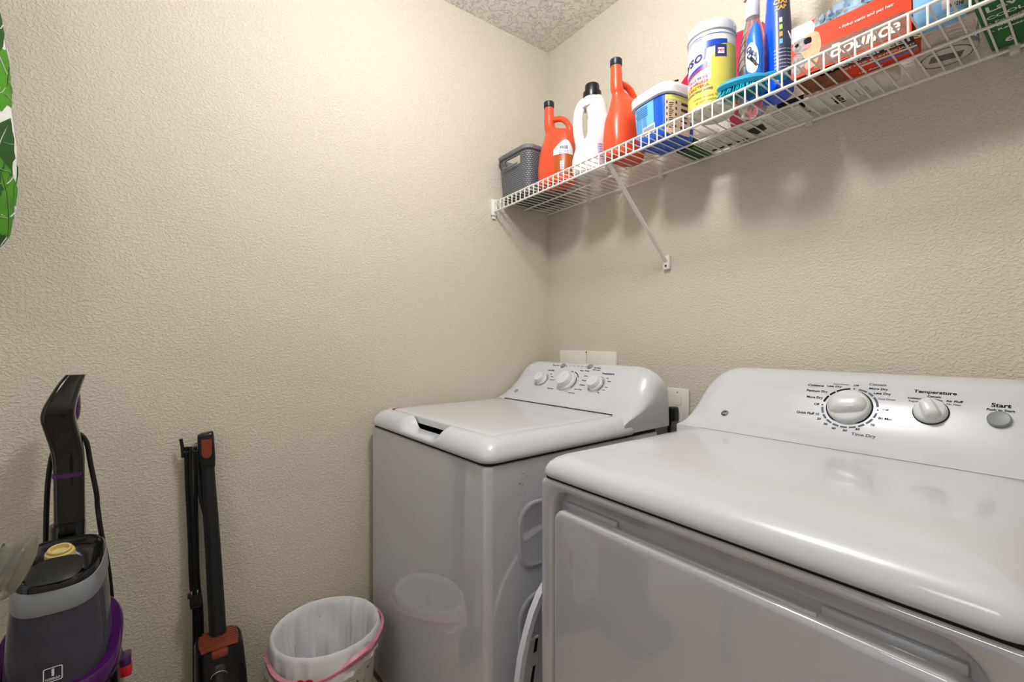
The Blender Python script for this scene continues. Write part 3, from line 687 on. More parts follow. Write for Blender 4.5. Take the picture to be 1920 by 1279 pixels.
L.add(S.text('OXI', -34, .225, .017, .0014, .04, rot=0), mat('label_gold', (222, 170, 66), .4)); L.add(S.text('ZAP', -34, .210, .014, .0014, .04), mat('label_gold', (222, 170, 66), .4))
for k, m_ in enumerate((whi, mat('label_lime', (176, 206, 90), .4), mat('label_gold', (222, 170, 66), .4), sky)): L.add(S.patch(.172 - k * .018, .184 - k * .018, -42, -28, .0014, 2, 4), m_)
for k in range(6): L.add(S.text('stain remover text', -30, .105 - k * .009, .0052, .0014, .01), whi)
L.obj('label', tc_, smooth=60, fix=False)
M().add(lathe([(.020, .328), (.021, .33), (.021, .36), (.018, .365)], 28), plastw).obj('cap', tc_)

# ---- teal scrub brush
sc_ = thing('scrub_brush', 'teal scrub brush lying at the shelf front edge below the small blue bottle', 'brush', (1.040, -.283, sz(1.03)), math.radians(24))
tm_ = mat('teal_plastic', (20, 150, 190), .35, coat=.2)
S = Shape([(.016, 0, 0, .105, .050, 2.2), (.024, 0, 0, .118, .060, 2.2), (.032, 0, 0, .112, .054, 2.2), (.038, 0, 0, .09, .038, 2.2)])
M().add(S.body(40, 2), tm_).obj('brush_head', sc_, smooth=50)
bz = M(); bm_ = mat('aqua_bristle', (40, 176, 206), .4)
for k in range(320):
    a = random.uniform(0, 2 * PI); q = math.sqrt(random.random()); x, y = .052 * q * math.cos(a), .024 * q * math.sin(a)
    x2, y2 = x * 1.16 + random.uniform(-.003, .003), y * 1.3 + random.uniform(-.003, .003)
    bz.add(tube([(x, y, .018), (x2, y2, random.uniform(.0, .003))], .0009, 4), bm_)
o = bz.obj('bristles', sc_); o['kind'] = 'stuff'
hd = M(); hd.add(tube(cr([(.04, 0, .030), (.060, .006, .034), (.075, .012, .032), (.092, .02, .030)]), .009, 10), tm_); hd.obj('handle', sc_)

# ---- orange dryer sheet box
DX0, DX1, DY0, DY1 = 0.0, .213, 0.0, .100
ob = thing('dryer_sheet_box', 'orange cardboard box of dryer sheets printed with a dog, torn open', 'box', (1.137, -.252, sz(1.13)), math.radians(3))
orc = mat('orange_card', (222, 64, 26), .5, spec=.2); hb = .098
bx = M(); bx.add(box(0, DX1, 0, DY1, 0, hb), orc)
bxo = bx.obj('carton', ob, smooth=0)
cardw = mat('card_white', (226, 220, 214), .6)
fl = M(); fl.add(box(.115, DX1, DY1 - .002, DY1, hb, hb + .085), nv); fl.add(box(.10, DX1, DY1 - .0035, DY1 - .002, hb, hb + .022), mat('card_grey', (190, 196, 206), .5))
fl.add(put2(text2('SHEETS', .020, 'CENTER', .02), lambda a, b: (.165 + a, DY1 - .0026, hb + .045 + b)), whi)
fl.add(put2(text2('HEAT GUARD', .011, 'CENTER', .02), lambda a, b: (.165 + a, DY1 - .0042, hb + .011 + b)), nv); fl.obj('open_flap', ob, smooth=0)
fr = M(); brn = mat('card_brown', (124, 66, 42), .5, var=.45, vscale=60)
def frp(x0, x1, z0, z1, m, off=.0006): fr.add(([(x0, -off, z0), (x1, -off, z0), (x1, -off, z1), (x0, -off, z1)], [(0, 1, 2, 3)]), m)
frp(.035, .205, .004, .050, brn)
fr.add(put2(text2('Bounce', .040, 'CENTER', .02, .15), lambda a, b: (.135 + a, -.0012, .026 + b)), cardw)
fr.add(put2(text2('• fights static and pet hair', .009, 'CENTER', .02), lambda a, b: (.14 + a, -.0012, .072 + b)), cardw)
# the underside print
blkc = mat('card_black', (24, 24, 34), .5); bcc = mat('card_blue', (60, 120, 200), .5)
def unp(x0, x1, y0, y1, m, off=.0005): fr.add(([(x0, y0, -off), (x1, y0, -off), (x1, y1, -off), (x0, y1, -off)], [(0, 1, 2, 3)]), m)
unp(.0, .085, .0, .098, brn); unp(.05, DX1, .002, .034, blkc); unp(.12, DX1, .052, .060, cardw); unp(.14, DX1, .066, .074, bcc); unp(.19, DX1, .034, .060, blkc, .0004)
und = lambda s_, x, y, z, m_, al='CENTER': fr.add(put2(text2(s_, z, al, .03), lambda a, b: (x + a, y - b, -.0011)), m_)
und('MEGASHEETS', .148, .018, .026, cardw); und('PET HAIR & LINT GUARD', .15, .043, .011, cardw); und('130 sheets', .13, .086, .010, cardw)
fr.obj('front_print', ob, smooth=0, fix=False)
# end face with the dog photograph
dg = M(); x_ = -.0006
def blob(cy, cz, ry, rz_, m, k=0, sd=0):
    n = 22; v = [(x_ - .0002 * k, cy, cz)]
    for i in range(n):
        a = 2 * PI * i / n; j = 1 + .22 * noise.noise(Vector((math.cos(a) * 2 + sd, math.sin(a) * 2, 0)))
        v.append((x_ - .0002 * k, min(max(cy + ry * j * math.cos(a), .002), DY1 - .001), min(max(cz + rz_ * j * math.sin(a), 0.001), hb - .001)))
    dg.add((v, [(0, i + 1, (i + 1) % n + 1) for i in range(n)]), m)
# printed also round the front-left corner
def blobf(cx, cz, rx, rz_, m, k=0, sd=0):
    n = 22; v = [(cx, -.0007 - .0002 * k, cz)]
    for i in range(n):
        a = 2 * PI * i / n; j = 1 + .25 * noise.noise(Vector((math.cos(a) * 2 + sd, math.sin(a) * 2, 1)))
        v.append((max(cx + rx * j * math.cos(a), .001), -.0007 - .0002 * k, min(max(cz + rz_ * j * math.sin(a), .001), .118)))
    dg.add((v, [(0, i + 1, (i + 1) % n + 1) for i in range(n)]), m)
dg.add(box(-.0004, .046, -.0006, .0012, .0, .118), orc); 
furg = mat('print_fur_grey', (126, 120, 118), .5, var=.6, vscale=120); furw = mat('print_fur_white', (226, 218, 210), .5, var=.1, vscale=90); pink = mat('print_pink', (226, 120, 130), .5); tanp = mat('print_tan', (204, 158, 112), .5, var=.15, vscale=60)
blobf(.022, .100, .026, .030, furw, 1, 1); blobf(.040, .05, .020, .04, tanp, 2, 2); blobf(.020, .070, .018, .016, furg, 3, 3); blobf(.014, .030, .014, .024, furg, 3, 4); blobf(.034, .075, .008, .008, ink, 4, 5); blobf(.032, .063, .009, .005, pink, 5, 6); blobf(.012, .074, .004, .004, ink, 5, 7)
for cy, cz, ry, r2, m_, k in ((.05, .075, .045, .03, furw, 1), (.05, .03, .04, .03, tanp, 2), (.06, .06, .02, .015, furg, 3)): blob(cy, cz, ry, r2, m_, k, k)
dg.obj('dog_print', ob, smooth=0, fix=False)
# torn flaps
tf = M(); tf.add(([(0, 0, hb), (0, .05, hb), (-.012, .045, hb + .03), (-.010, .01, hb + .028)], [(0, 1, 2, 3)]), cardw); o = tf.obj('torn_flap', ob, smooth=0); m_ = o.modifiers.new('s', 'SOLIDIFY'); m_.thickness = .0012
# crumpled translucent bag in the box
pb = M(); pm = mat('blue_film', (176, 204, 226), .25, trans=.35, ior=1.15, var=.35, vscale=30)
for cx, cy, cz, rx, ry, rz_, s_ in ((.045, .062, .012, .050, .026, .030, 1), (.10, .055, .022, .052, .028, .036, 2), (.155, .058, .034, .045, .022, .040, 3), (.012, .066, .008, .035, .022, .026, 4)):
    pb.add(crumple(cx, cy, cz, rx, ry, rz_, 40, .6, s_), pm)
for k in range(14):
    x = .02 + .012 * k; pb.add(crumple(x, .05 + .012 * math.sin(k * 2), .035 + .0022 * k + .006 * math.sin(k * 3), .006, .004, .010, 10, .5, k), pm)
o = pb.obj('plastic_film', smooth=30); tag(o, 'crumpled pale blue plastic film bulging out of the orange box', 'plastic bag'); o.location = (1.140, -.248, sz(1.13) + hb)

# ---- light blue wipes packet, white bottle, leaflet, black box, dark green carton, round tub, green carton
pk = thing('wipes_packet', 'sky blue and white soft packet with barcode, right of the orange box', 'packet', (1.392, -.245, sz(1.4)), math.radians(4)); pk.scale = (.84, 1, 1)
S = Shape([(0, 0, .026, .078, .030, 2.6), (.006, 0, .022, .088, .046, 2.6), (.024, 0, .018, .096, .064, 2.8), (.10, 0, .018, .098, .070, 2.6), (.15, 0, .018, .098, .03, 2.4), (.16, 0, .018, .098, .006, 2.4)])
pkm = M(); pkm.add(S.body(48, 3), mat('packet_sky', (132, 188, 236), .3, coat=.3, var=.08, vscale=20)); pkm.obj('packet_body', pk, smooth=50)
L = M(); L.add(S.patch(.003, .10, -88, -20, .0009), mat('packet_white', (214, 216, 214), .35))
for k in range(13): L.add(S.patch(.018, .048, -72 + k * 2.2, -72 + k * 2.2 + (1.3 if k % 3 else .7), .0016, 6, 1), ink)
L.add(S.text('8 12345', -58, .012, .007, .0016, .02), ink)
L.obj('label', pk, smooth=60, fix=False)
rt = thing('round_container', 'round clear container with ribbed white base, behind the sky blue packet', 'container', (1.372, -.075, sz(1.37)), math.radians(20))
rtm = M(); rtm.add(lathe([(.0005, 0), (.030, 0), (.046, .000), (.050, .004), (.051, .012), (.048, .016)], 48), mat('base_white', (206, 200, 196), .35)); rtm.obj('container_base', rt)
rr = M()
for k in range(4): rr.add(box(-.026, .026, -.012 + k * .007, -.009 + k * .007, -.0012, 0), mat('base_dark', (90, 86, 78), .5))
rr.add(put2(arc2(.040, .0425, 0, 360, 40), lambda a, b: (a, b, -.0006)), mat('base_dark', (90, 86, 78), .5)); rr.obj('base_ribs', rt, smooth=0)
M().add(lathe([(.048, .014), (.050, .018), (.050, .085), (.046, .09), (.0005, .09)], 48), glass).obj('clear_wall', rt)
gc = thing('green_carton', 'dark green carton with white lettering on its underside, at the right end of the shelf', 'carton', (1.434, -.275, sz(1.45)), 0)
grn = mat('carton_green', (28, 104, 36), .45, var=.25, vscale=14); lime = mat('carton_lime', (150, 176, 60), .45)
g = M(); g.add(box(0, .24, 0, .258, 0, .11, .001, 1), grn); g.obj('carton_body', gc, smooth=0)
g = M(); off = -.0008
def gt(s_, x, y, z, m_=whi, al='LEFT', sh=0): g.add(put2(text2(s_, z, al, .025, sh), lambda a, b: (x + a, y - b, off)), m_)
g.add(([(0, 0, off + .0003), (.24, 0, off + .0003), (.24, .035, off + .0003), (0, .012, off + .0003)], [(0, 1, 2, 3)]), lime); g.add(([(0, 0, off), (.24, 0, off), (.24, .012, off), (0, .004, off)], [(0, 1, 2, 3)]), cardw)
gt('Lavender', .012, .075, .030); gt('COOL', .010, .108, .017); gt('• Powerful odor', .010, .130, .013); gt('• Gentle filter', .010, .148, .013); gt('• Release', .010, .166, .013); gt('6', .022, .222, .030); gt('8', .078, .220, .026, red)
g.obj('carton_print', gc, smooth=0, fix=False)
wb = thing('lying_bottle', 'flat white bottle lying on its side behind the orange box at the wall', 'bottle', (1.20, -.062, sz(1.2) + .020), 0)
g = M(); secs = []
for x, h in ((-.095, .036), (-.092, .042), (-.02, .046), (.03, .046), (.06, .042), (.078, .034), (.088, .022), (.091, .010)):
    secs.append([(x, h * math.copysign(abs(math.cos(a)) ** .7, math.cos(a)), .0195 * (h / .046) ** .2 * math.copysign(abs(math.sin(a)) ** .6, math.sin(a))) for a in [2 * PI * i / 28 for i in range(28)]])
g.add(loft(secs), mat('lying_white', (222, 220, 214), .35)); g.obj('bottle_body', wb, smooth=45)
g = M(); g.add(put2(text2('LEVI', .026, 'CENTER', .03), lambda a, b: (.0 + b * 1.0 - .03, -a * 1.0, -.0200)), ink)
for k in range(3): g.add(put2(text2('care instructions', .006, 'CENTER', .01), lambda a, b, k=k: (.012 + k * .01 + b, -a, -.0200)), inkg)
g.obj('lettering', wb, smooth=0, fix=False)
lf = thing('instruction_leaflet', 'white printed leaflet lying flat at the back of the wire shelf', 'leaflet', (.95, -.065, sz(.95)), 0)
g = M(); g.add(box(-.140, .150, -.055, .050, 0, .006), mat('paper', (220, 218, 208), .6)); g.obj('sheet', lf, smooth=0)
g = M()
for r_ in range(7):
    for c_ in range(9):
        x = -.125 + c_ * .03; y = -.045 + r_ * .0135
        if random.random() < .78: g.add(put2(text2(random.choice(['how to use', 'step one', 'wash well', 'rinse it', 'keep dry']), .0058, 'LEFT', .01), lambda a, b, x=x, y=y: (x + a, y - b, -.0006)), ink)
for k in range(5): g.add(([(-.13 + k * .024, .028, -.0005), (-.115 + k * .024, .028, -.0005), (-.115 + k * .024, .038, -.0005), (-.13 + k * .024, .038, -.0005)], [(0, 1, 2, 3)]), ink)
g.add(([(.0, -.02, -.0007), (.05, -.028, -.0007), (.045, .012, -.0007), (.01, .030, -.0007)], [(0, 1, 2, 3)]), blkc)
g.obj('print', lf, smooth=0, fix=False)
g = M(); g.add(box(-.038, .038, -.030, .022, 0, .03, .001, 1), blkc); g.add(box(.024, .030, -.018, .010, -.0006, 0), whi)
o = g.obj('black_carton', smooth=0); tag(o, 'small black carton at the back of the shelf, left of the lying white bottle', 'carton'); o.location = (1.075, -.062, sz(1.06) + .0065)
g = M(); g.add(box(0, .062, 0, .155, 0, .03, .001, 1), mat('carton_dark_green', (20, 74, 44), .45, var=.3, vscale=20)); g.add(box(.056, .060, .0, .155, -.0006, 0), lime)
o = g.obj('green_packet', smooth=0); tag(o, 'small dark green packet lying under the wire-shelf clutter, behind the blue tub', 'packet'); o.location = (.858, -.170, sz(.76)); o.rotation_euler = (0, 0, math.radians(20)); o.location = (.745, -.115, sz(.75)); o.rotation_euler = (0, 0, 0); o.scale = (1, .65, 1)

# ------------------------------------------------------------------ waste bin
BX, BY, BH = .178, -1.038, .312
wbn = thing('waste_bin', 'small white marble-patterned waste bin in front of the washer by the left wall', 'waste bin', (BX, BY, 0))
def marble():
    m = bpy.data.materials.new('marble_print'); m.use_nodes = True; nt = m.node_tree; b = nt.nodes['Principled BSDF']; b.inputs['Roughness'].default_value = .35
    tc = nt.nodes.new('ShaderNodeTexCoord'); n1 = nt.nodes.new('ShaderNodeTexNoise'); n1.inputs['Scale'].default_value = 16; n1.inputs['Detail'].default_value = 5; n1.inputs['Distortion'].default_value = 1.5
    nt.links.new(tc.outputs['Object'], n1.inputs['Vector'])
    s = nt.nodes.new('ShaderNodeMath'); s.operation = 'SUBTRACT'; s.inputs[1].default_value = .5; nt.links.new(n1.outputs['Fac'], s.inputs[0])
    a = nt.nodes.new('ShaderNodeMath'); a.operation = 'ABSOLUTE'; nt.links.new(s.outputs[0], a.inputs[0])
    n2 = nt.nodes.new('ShaderNodeTexNoise'); n2.inputs['Scale'].default_value = 9; nt.links.new(tc.outputs['Object'], n2.inputs['Vector'])
    mr = nt.nodes.new('ShaderNodeMapRange'); mr.inputs['From Min'].default_value = .0; mr.inputs['From Max'].default_value = .022; nt.links.new(a.outputs[0], mr.inputs['Value'])
    m2 = nt.nodes.new('ShaderNodeMapRange'); m2.inputs['From Min'].default_value = .46; m2.inputs['From Max'].default_value = .52; nt.links.new(n2.outputs['Fac'], m2.inputs['Value'])
    mx = nt.nodes.new('ShaderNodeMath'); mx.operation = 'MAXIMUM'; nt.links.new(mr.outputs[0], mx.inputs[0]); nt.links.new(m2.outputs[0], mx.inputs[1])
    r = nt.nodes.new('ShaderNodeMix'); r.data_type = 'RGBA'; r.inputs[6].default_value = lin((38, 40, 44)); r.inputs[7].default_value = lin((222, 221, 218)); nt.links.new(mx.outputs[0], r.inputs[0]); nt.links.new(r.outputs[2], b.inputs['Base Color'])
    return m
RT = .148
g = M(); g.add(lathe([(.0005, 0.002), (.118, .002), (.122, .006), (RT - .002, .300), (RT, .304), (RT - .004, .304), (.118, .010), (.0005, .010)], 64), marble()); g.obj('bin_body', wbn, smooth=50)
ln = mat('bin_liner', (226, 226, 230), .35, trans=.12, ior=1.2)
g = M(); rings = []; n = 180
for j, (r_, z, amp) in enumerate(((RT + .010, .212, .008), (RT + .008, .228, .006), (RT + .007, .245, .005), (RT + .007, .262, .004), (RT + .006, .280, .003), (RT + .005, .296, .002), (RT + .003, .308, .0012), (RT - .001, .312, .001), (RT - .006, .308, .002), (RT - .012, .290, .004), (RT - .018, .26, .007), (RT - .026, .22, .010), (RT - .034, .17, .013), (RT - .042, .11, .013), (RT - .050, .07, .010), (RT - .07, .05, .008), (.03, .04, .004))):
    row = []
    for i in range(n):
        a = 2 * PI * i / n; q = amp * (noise.noise(Vector((math.cos(a) * 3.2, math.sin(a) * 3.2, z * 10))) * 1.6 + noise.noise(Vector((math.cos(a) * 9, math.sin(a) * 9, z * 14 + 5))) + 1.1 * (.35 - abs(noise.noise(Vector((math.cos(a) * 6 + z * 9, math.sin(a) * 6, z * 5 + 2))))))
        zs_ = .240 - .028 * math.cos(a + 1.5) + .012 * noise.noise(Vector((math.cos(a) * 3, math.sin(a) * 3, 3))); zz = zs_ + (.296 - zs_) * j / 5 if j < 5 else z
        row.append(((r_ + q) * math.cos(a), (r_ + q) * math.sin(a), zz))
    rings.append(row)
g.add(loft(rings, False, True), ln); o = g.obj('liner_bag', smooth=60); tag(o, 'white plastic liner bag folded over the rim of the waste bin', 'bin liner'); o.location = (BX, BY, 0)
g = M(); band = []
for dz_, dr2 in ((0, -.008), (.003, .0), (.012, .0012), (.016, -.008)):
    row = []
    for i in range(n + 1):
        a = 2 * PI * i / n; wv = -.019 * math.cos(a + 1.5) + .003 * math.sin(a * 4 + .4) + .002 * math.sin(a * 7)
        row.append(((RT + .0155 + dr2 + .003 * math.sin(a * 5)) * math.cos(a), (RT + .0155 + dr2 + .003 * math.sin(a * 5)) * math.sin(a), .259 + wv + dz_ * (1.2 + .4 * math.sin(a * 3))))
    band.append(row)
g.add(grid(band), mat('pink_drawstring', (216, 140, 162), .4, trans=.1, var=.15, vscale=30)); g.obj('drawstring', o, smooth=60)
g = M(); hv = []
for i in range(28):
    t_ = 2 * PI * i / 28; hx = .8 * math.sin(t_) ** 3; hy = (.8125 * math.cos(t_) - .3125 * math.cos(2 * t_) - .125 * math.cos(3 * t_) - .0625 * math.cos(4 * t_)) * .8
    hv.append((hx * .024, hy * .020))
aH = math.radians(-33)
def onbin(p, q, off): a = aH + p / RT; return ((RT + .021 + off) * math.cos(a), (RT + .021 + off) * math.sin(a), .258 + q)
g.add(loft([[onbin(p, q, 0) for p, q in hv], [onbin(p, q, .002) for p, q in hv]]), mat('red_tab', (214, 30, 40), .4)); g.obj('red_tab', o, smooth=30)

# ------------------------------------------------------------------ stick vacuum on the left wall
SV = thing('stick_vacuum', 'slim black corded stick vacuum with copper trim leaning on the left wall', 'vacuum cleaner', (.10, -1.315, 0))
def loc(p, base): return tuple(Vector(p) - Vector(base))
sb0 = (.10, -1.315, 0)
def L_(p): return loc(p, sb0)
top = at(388, 870, x=.030); bot = at(411, 1190, x=.095)
g = M(); P0, P1 = Vector(L_(top)), Vector(L_(bot)); g.add(tube([P0, P0.lerp(P1, .5), P1 - Vector((0, 0, .06))], [.0175, .019, .021], 24), blackm); g.obj('wand', SV)
a1 = Vector(L_(at(385, 813, x=.032))); a2 = Vector(L_(at(389, 875, x=.032)))
g = M(); d_ = (a2 - a1)
R4 = []
for t_, wy, wx in ((-.02, .0165, .012), (0, .0185, .016), (.05, .0195, .018), (.75, .0205, .018), (1.0, .0185, .018)):
    c_ = a1 + d_ * t_; R4.append([(c_.x + wx * math.copysign(abs(math.cos(a)) ** .55, math.cos(a)), c_.y + wy * math.copysign(abs(math.sin(a)) ** .55, math.sin(a)), c_.z + (.004 * math.sin(a) if t_ < .1 else 0)) for a in [2 * PI * i / 28 for i in range(28)]])
g.add(loft(R4), black); g.obj('wand_collar', SV, smooth=45)
g = M(); c_ = a1 + d_ * .42
pts = [(-.0125, .026), (.0125, .026), (.0125, -.014)] + [(.0125 * math.cos(t_), -.014 - .014 * math.sin(t_)) for t_ in [PI * i / 10 for i in range(1, 10)]] + [(-.0125, -.014)]
g.add(loft([[(c_.x + .0175, c_.y + a, c_.z + b) for a, b in pts], [(c_.x + .0195, c_.y + a * .96, c_.z + b * .96) for a, b in pts]]), copper); g.obj('release_button', SV, smooth=30)
hk = M(); hk.add(tube([Vector(L_(at(339, 823, x=.03))), Vector(L_(at(342, 840, x=.03))), Vector(L_(at(343, 858, x=.03)))], .0042, 8), black); hk.add(tube([Vector(L_(at(344, 848, x=.03))), Vector(L_(at(372, 846, x=.03)))], .005, 8), black); hk.obj('cord_hook', SV)
for k, (u0, u1, u2, xx) in enumerate(((349, 358, 364, .030), (357, 366, 370, .036), (366, 372, 378, .030), (353, 362, 371, .024))):
    p = cr([L_(at(u0, 838, x=xx)), L_(at(u0 + 1, 900, x=xx)), L_(at(u1 - 3, 1000, x=xx + .002)), L_(at(u1, 1090, x=xx + .008)), L_(at(u2, 1150, x=xx + .012)), L_(at(u2 + 1, 1278, x=xx + .016)), L_(at(u2 + 2, 1400, x=xx + .02))], 6)
    M().add(tube(p, .0047, 8), cordm).obj('power_cord', SV)
p = cr([L_(at(371, 850, x=.03)), L_(at(375, 930, x=.045)), L_(at(393, 1000, x=.055)), L_(at(404, 1080, x=.065)), L_(at(413, 1180, x=.085))], 6); M().add(tube(p, .004, 8), cordm).obj('power_cord', SV)
g = M(); c_ = Vector(L_(at(366, 1125, x=.046))); g.add(box(c_.x - .010, c_.x + .012, c_.y - .013, c_.y + .013, c_.z - .012, c_.z + .012, .003), black); g.add(box(c_.x - .014, c_.x + .014, c_.y - .018, c_.y + .014, c_.z + .012, c_.z + .017, .002), black)
g.add(box(c_.x - .014, c_.x + .014, c_.y - .012, c_.y + .012, c_.z - .018, c_.z - .012, .002), black)
for dy in (-.010, .004): g.add(box(c_.x + .002, c_.x + .004, c_.y + dy, c_.y + dy + .003, c_.z + .015, c_.z + .028), steel)
g.obj('cord_plug', SV)
# motor body
bt = Vector(L_(at(410, 1200, x=.115))); g = M(); R4 = []
def bsec(cx, cy, z, wx, wy, slope=0): return [(cx + wx * math.copysign(abs(math.cos(a)) ** .6, math.cos(a)), cy + wy * math.copysign(abs(math.sin(a)) ** .6, math.sin(a)), z + slope * math.cos(a)) for a in [2 * PI * i / 36 for i in range(36)]]
for z, wx, wy in ((.0, .050, .052), (-.008, .053, .056), (-.10, .054, .060), (-.20, .052, .062), (-.28, .045, .055)):
    R4.append(bsec(bt.x, bt.y + z * -.05, bt.z + z, wx, wy, -.004))
g.add(loft(R4), black); g.obj('motor_body', SV, smooth=45)
g = M()
for k in range(9):
    x = bt.x - .038 + k * .0095; wy = .046 * math.sqrt(max(0.1, 1 - ((x - bt.x) / .048) ** 4))
    g.add(box(x - .004, x + .004, bt.y - wy, bt.y + wy, bt.z - .003, bt.z + .005 - (x - bt.x) * .09, .001), copper)
g.add(box(bt.x - .044, bt.x + .042, bt.y - .042, bt.y + .042, bt.z - .004, bt.z + .0015, .002), copper); g.add(box(bt.x + .036, bt.x + .058, bt.y - .020, bt.y + .018, bt.z - .018, bt.z - .001, .004), copper); g.obj('vent_grille', SV, smooth=30)
g = M(); g.add(lathe([(.019, -.26), (.021, -.06), (.020, -.045), (.014, -.036), (.0005, -.034)], 28), mat('smoke_cup', (44, 46, 44), .12, coat=.5), Matrix.Translation((bt.x + .042, bt.y - .004, bt.z))); g.obj('dust_cup', SV)
g = M(); g.add(tube([(bt.x + .0637, bt.y - .004 + .018 * math.cos(t_), bt.z - .060 + .012 * math.sin(t_)) for t_ in [PI * i / 10 for i in range(11)]], .0012, 6), steel); g.obj('cup_trim', SV)
g = M(); g.add(box(bt.x - .10, bt.x + .10, bt.y - .13, bt.y + .13, -bt.z * 0, .055, .015), black); g.add(tube([(bt.x, bt.y, .04), (bt.x, bt.y + .01, bt.z - .27)], .02, 16), black); g.obj('floor_head', SV)

# ------------------------------------------------------------------ carpet cleaner
cb0 = (.26, -1.60, 0)
CC = thing('carpet_cleaner', 'upright purple and black carpet cleaner with smoky water tank by the left wall', 'carpet cleaner', cb0, 0)
def K(u, v, x): return Vector(at(u, v, x=x)) - Vector(cb0)
purple = mat('purple_gloss', (66, 12, 84), .2, coat=.6); greyt = mat('grey_trim', (118, 118, 124), .35); dpur = mat('dark_purple', (58, 10, 70), .3, coat=.4)
bk2 = mat('gloss_black', (9, 9, 11), .12, coat=.5)
# handle: path with rounded-rect sections
hpts = [(132, 1010, .15, .026), (131, 930, .145, .026), (130, 880, .142, .026), (127, 845, .142, .027), (117, 810, .148, .028), (110, 785, .155, .0285), (112, 765, .157, .027), (121, 742, .150, .024), (133, 718, .140, .0205), (143, 702, .132, .0175)]
P = cr([K(u, v, x) for u, v, x, _ in hpts], 5); ws = cr([(h, 0, 0) for *_, h in hpts], 5)
g = M(); rings = []
for (p, q) in zip(P, ws):
    hw = q.x; rings.append([(p.x + .020 * math.copysign(abs(math.cos(a)) ** .5, math.cos(a)) , p.y + hw * math.copysign(abs(math.sin(a)) ** .5, math.sin(a)), p.z + .0 * hw) for a in [2 * PI * i / 28 for i in range(28)]])
g.add(loft(rings), bk2); g.obj('handle', CC, smooth=45)
tr = [(151, 712, .125), (142, 740, .130), (131, 765, .137), (128, 785, .137), (133, 812, .132), (143, 850, .128), (147, 870, .128), (148, 895, .128)]
g = M(); g.add(tube(cr([K(u, v, x) for u, v, x in tr], 5), .0052, 10, 1.4), greyt); g.obj('handle_trim', CC)
g = M(); rings = []
for u, v, h in ((148, 728, .001), (146, 745, .005), (143, 765, .0085), (141, 780, .0085), (139, 795, .004), (138, 806, .001)):
    p = K(u, v, .120); rings.append([(p.x + .012 * math.cos(a), p.y + h * math.sin(a), p.z) for a in [2 * PI * i / 14 for i in range(14)]])
g.add(loft(rings), purple); g.obj('trigger', CC)
g = M(); rings = []
for u, v, h in ((147, 838, .002), (149, 855, .004), (150, 880, .005), (151, 905, .004)):
    p = K(u, v, .118); rings.append([(p.x + .012 * math.cos(a), p.y + h * math.sin(a), p.z) for a in [2 * PI * i / 14 for i in range(14)]])
g.add(loft(rings), dpur); g.obj('handle_back', CC)
g = M(); p = K(129, 888, .142); g.add(loft([[(p.x + .0212 * math.copysign(abs(math.cos(a)) ** .5, math.cos(a)), p.y + .0268 * math.copysign(abs(math.sin(a)) ** .5, math.sin(a)), p.z + dz_) for a in [2 * PI * i / 28 for i in range(28)]] for dz_ in (-.005, .004)]), purple); g.obj('pole_ring', CC)
for pts in ([(140, 812, .125), (152, 816, .12), (163, 832, .12), (170, 870, .12), (181, 925, .13), (183, 950, .13), (190, 1000, .14), (205, 1080, .12), (215, 1200, .10)], [(104, 838, .12), (96, 862, .12), (90, 905, .12), (87, 960, .12), (86, 1012, .12), (84, 1080, .11), (82, 1150, .10)]):
    M().add(tube(cr([K(*q) for q in pts], 6), .0050, 8), cordm).obj('power_cord', CC)
# tank
TX, TY = .012, .006
def tsec(z, wx, wy, cx=TX, cy=TY, slope=0.0, p=3.0, n=48):
    out = []
    for i in range(n):
        a = 2 * PI * i / n; x = wx * math.copysign(abs(math.cos(a)) ** (2 / p), math.cos(a)); y = wy * .90 * math.copysign(abs(math.sin(a)) ** (2 / p), math.sin(a))
        out.append((cx + x, cy + y * (1 - .10 * x / .1), z - slope * x))
    return out
SL = .24
g = M(); g.add(loft([tsec(.33, .090, .094), tsec(.40, .090, .094), tsec(.50, .088, .090), tsec(.60, .084, .082), tsec(.650, .082, .0775, slope=SL)]), mat('smoky_clear', (112, 110, 128), .10, trans=.65, ior=1.2, var=.25, vscale=14)); g.obj('water_tank', CC, smooth=50)
g = M(); g.add(loft([tsec(.34, .070, .074), tsec(.56, .068, .070), tsec(.60, .060, .06)]), mat('tank_core', (30, 28, 48), .3)); g.obj('tank_core', CC, smooth=50)
g = M(); g.add(loft([tsec(.646, .0835, .0790, slope=SL), tsec(.650, .0845, .0800, slope=SL), tsec(.688, .0815, .0765, slope=SL), tsec(.690, .078, .073, slope=SL)]), mat('grey_band', (128, 131, 136), .35)); g.obj('tank_collar', CC, smooth=50)
g = M(); g.add(loft([tsec(.686, .0800, .0750, slope=SL), tsec(.696, .0800, .0750, slope=SL), tsec(.702, .076, .071, slope=SL), tsec(.700, .068, .063, slope=SL), tsec(.694, .062, .057, slope=SL)]), bk2); g.obj('tank_lid', CC, smooth=40)
g = M(); g.add(loft([tsec(.697, .040, .045, cx=.060, slope=SL), tsec(.703, .034, .038, cx=.060, slope=SL)]), blackm); g.obj('tank_handle_recess', CC, smooth=40)
cp = mat('cream_cap', (206, 184, 118), .4); mxc = Matrix.Translation((.000, .004, .700)) @ Matrix.Rotation(math.radians(12), 4, 'Y')
M().add(lathe([(.0235, 0), (.0235, .012), (.0225, .015), (.019, .016), (.019, .021), (.0175, .0225), (.0145, .022), (.0135, .014), (.006, .012), (.0005, .012)], 40), cp, mxc).obj('tank_cap', CC, smooth=40)
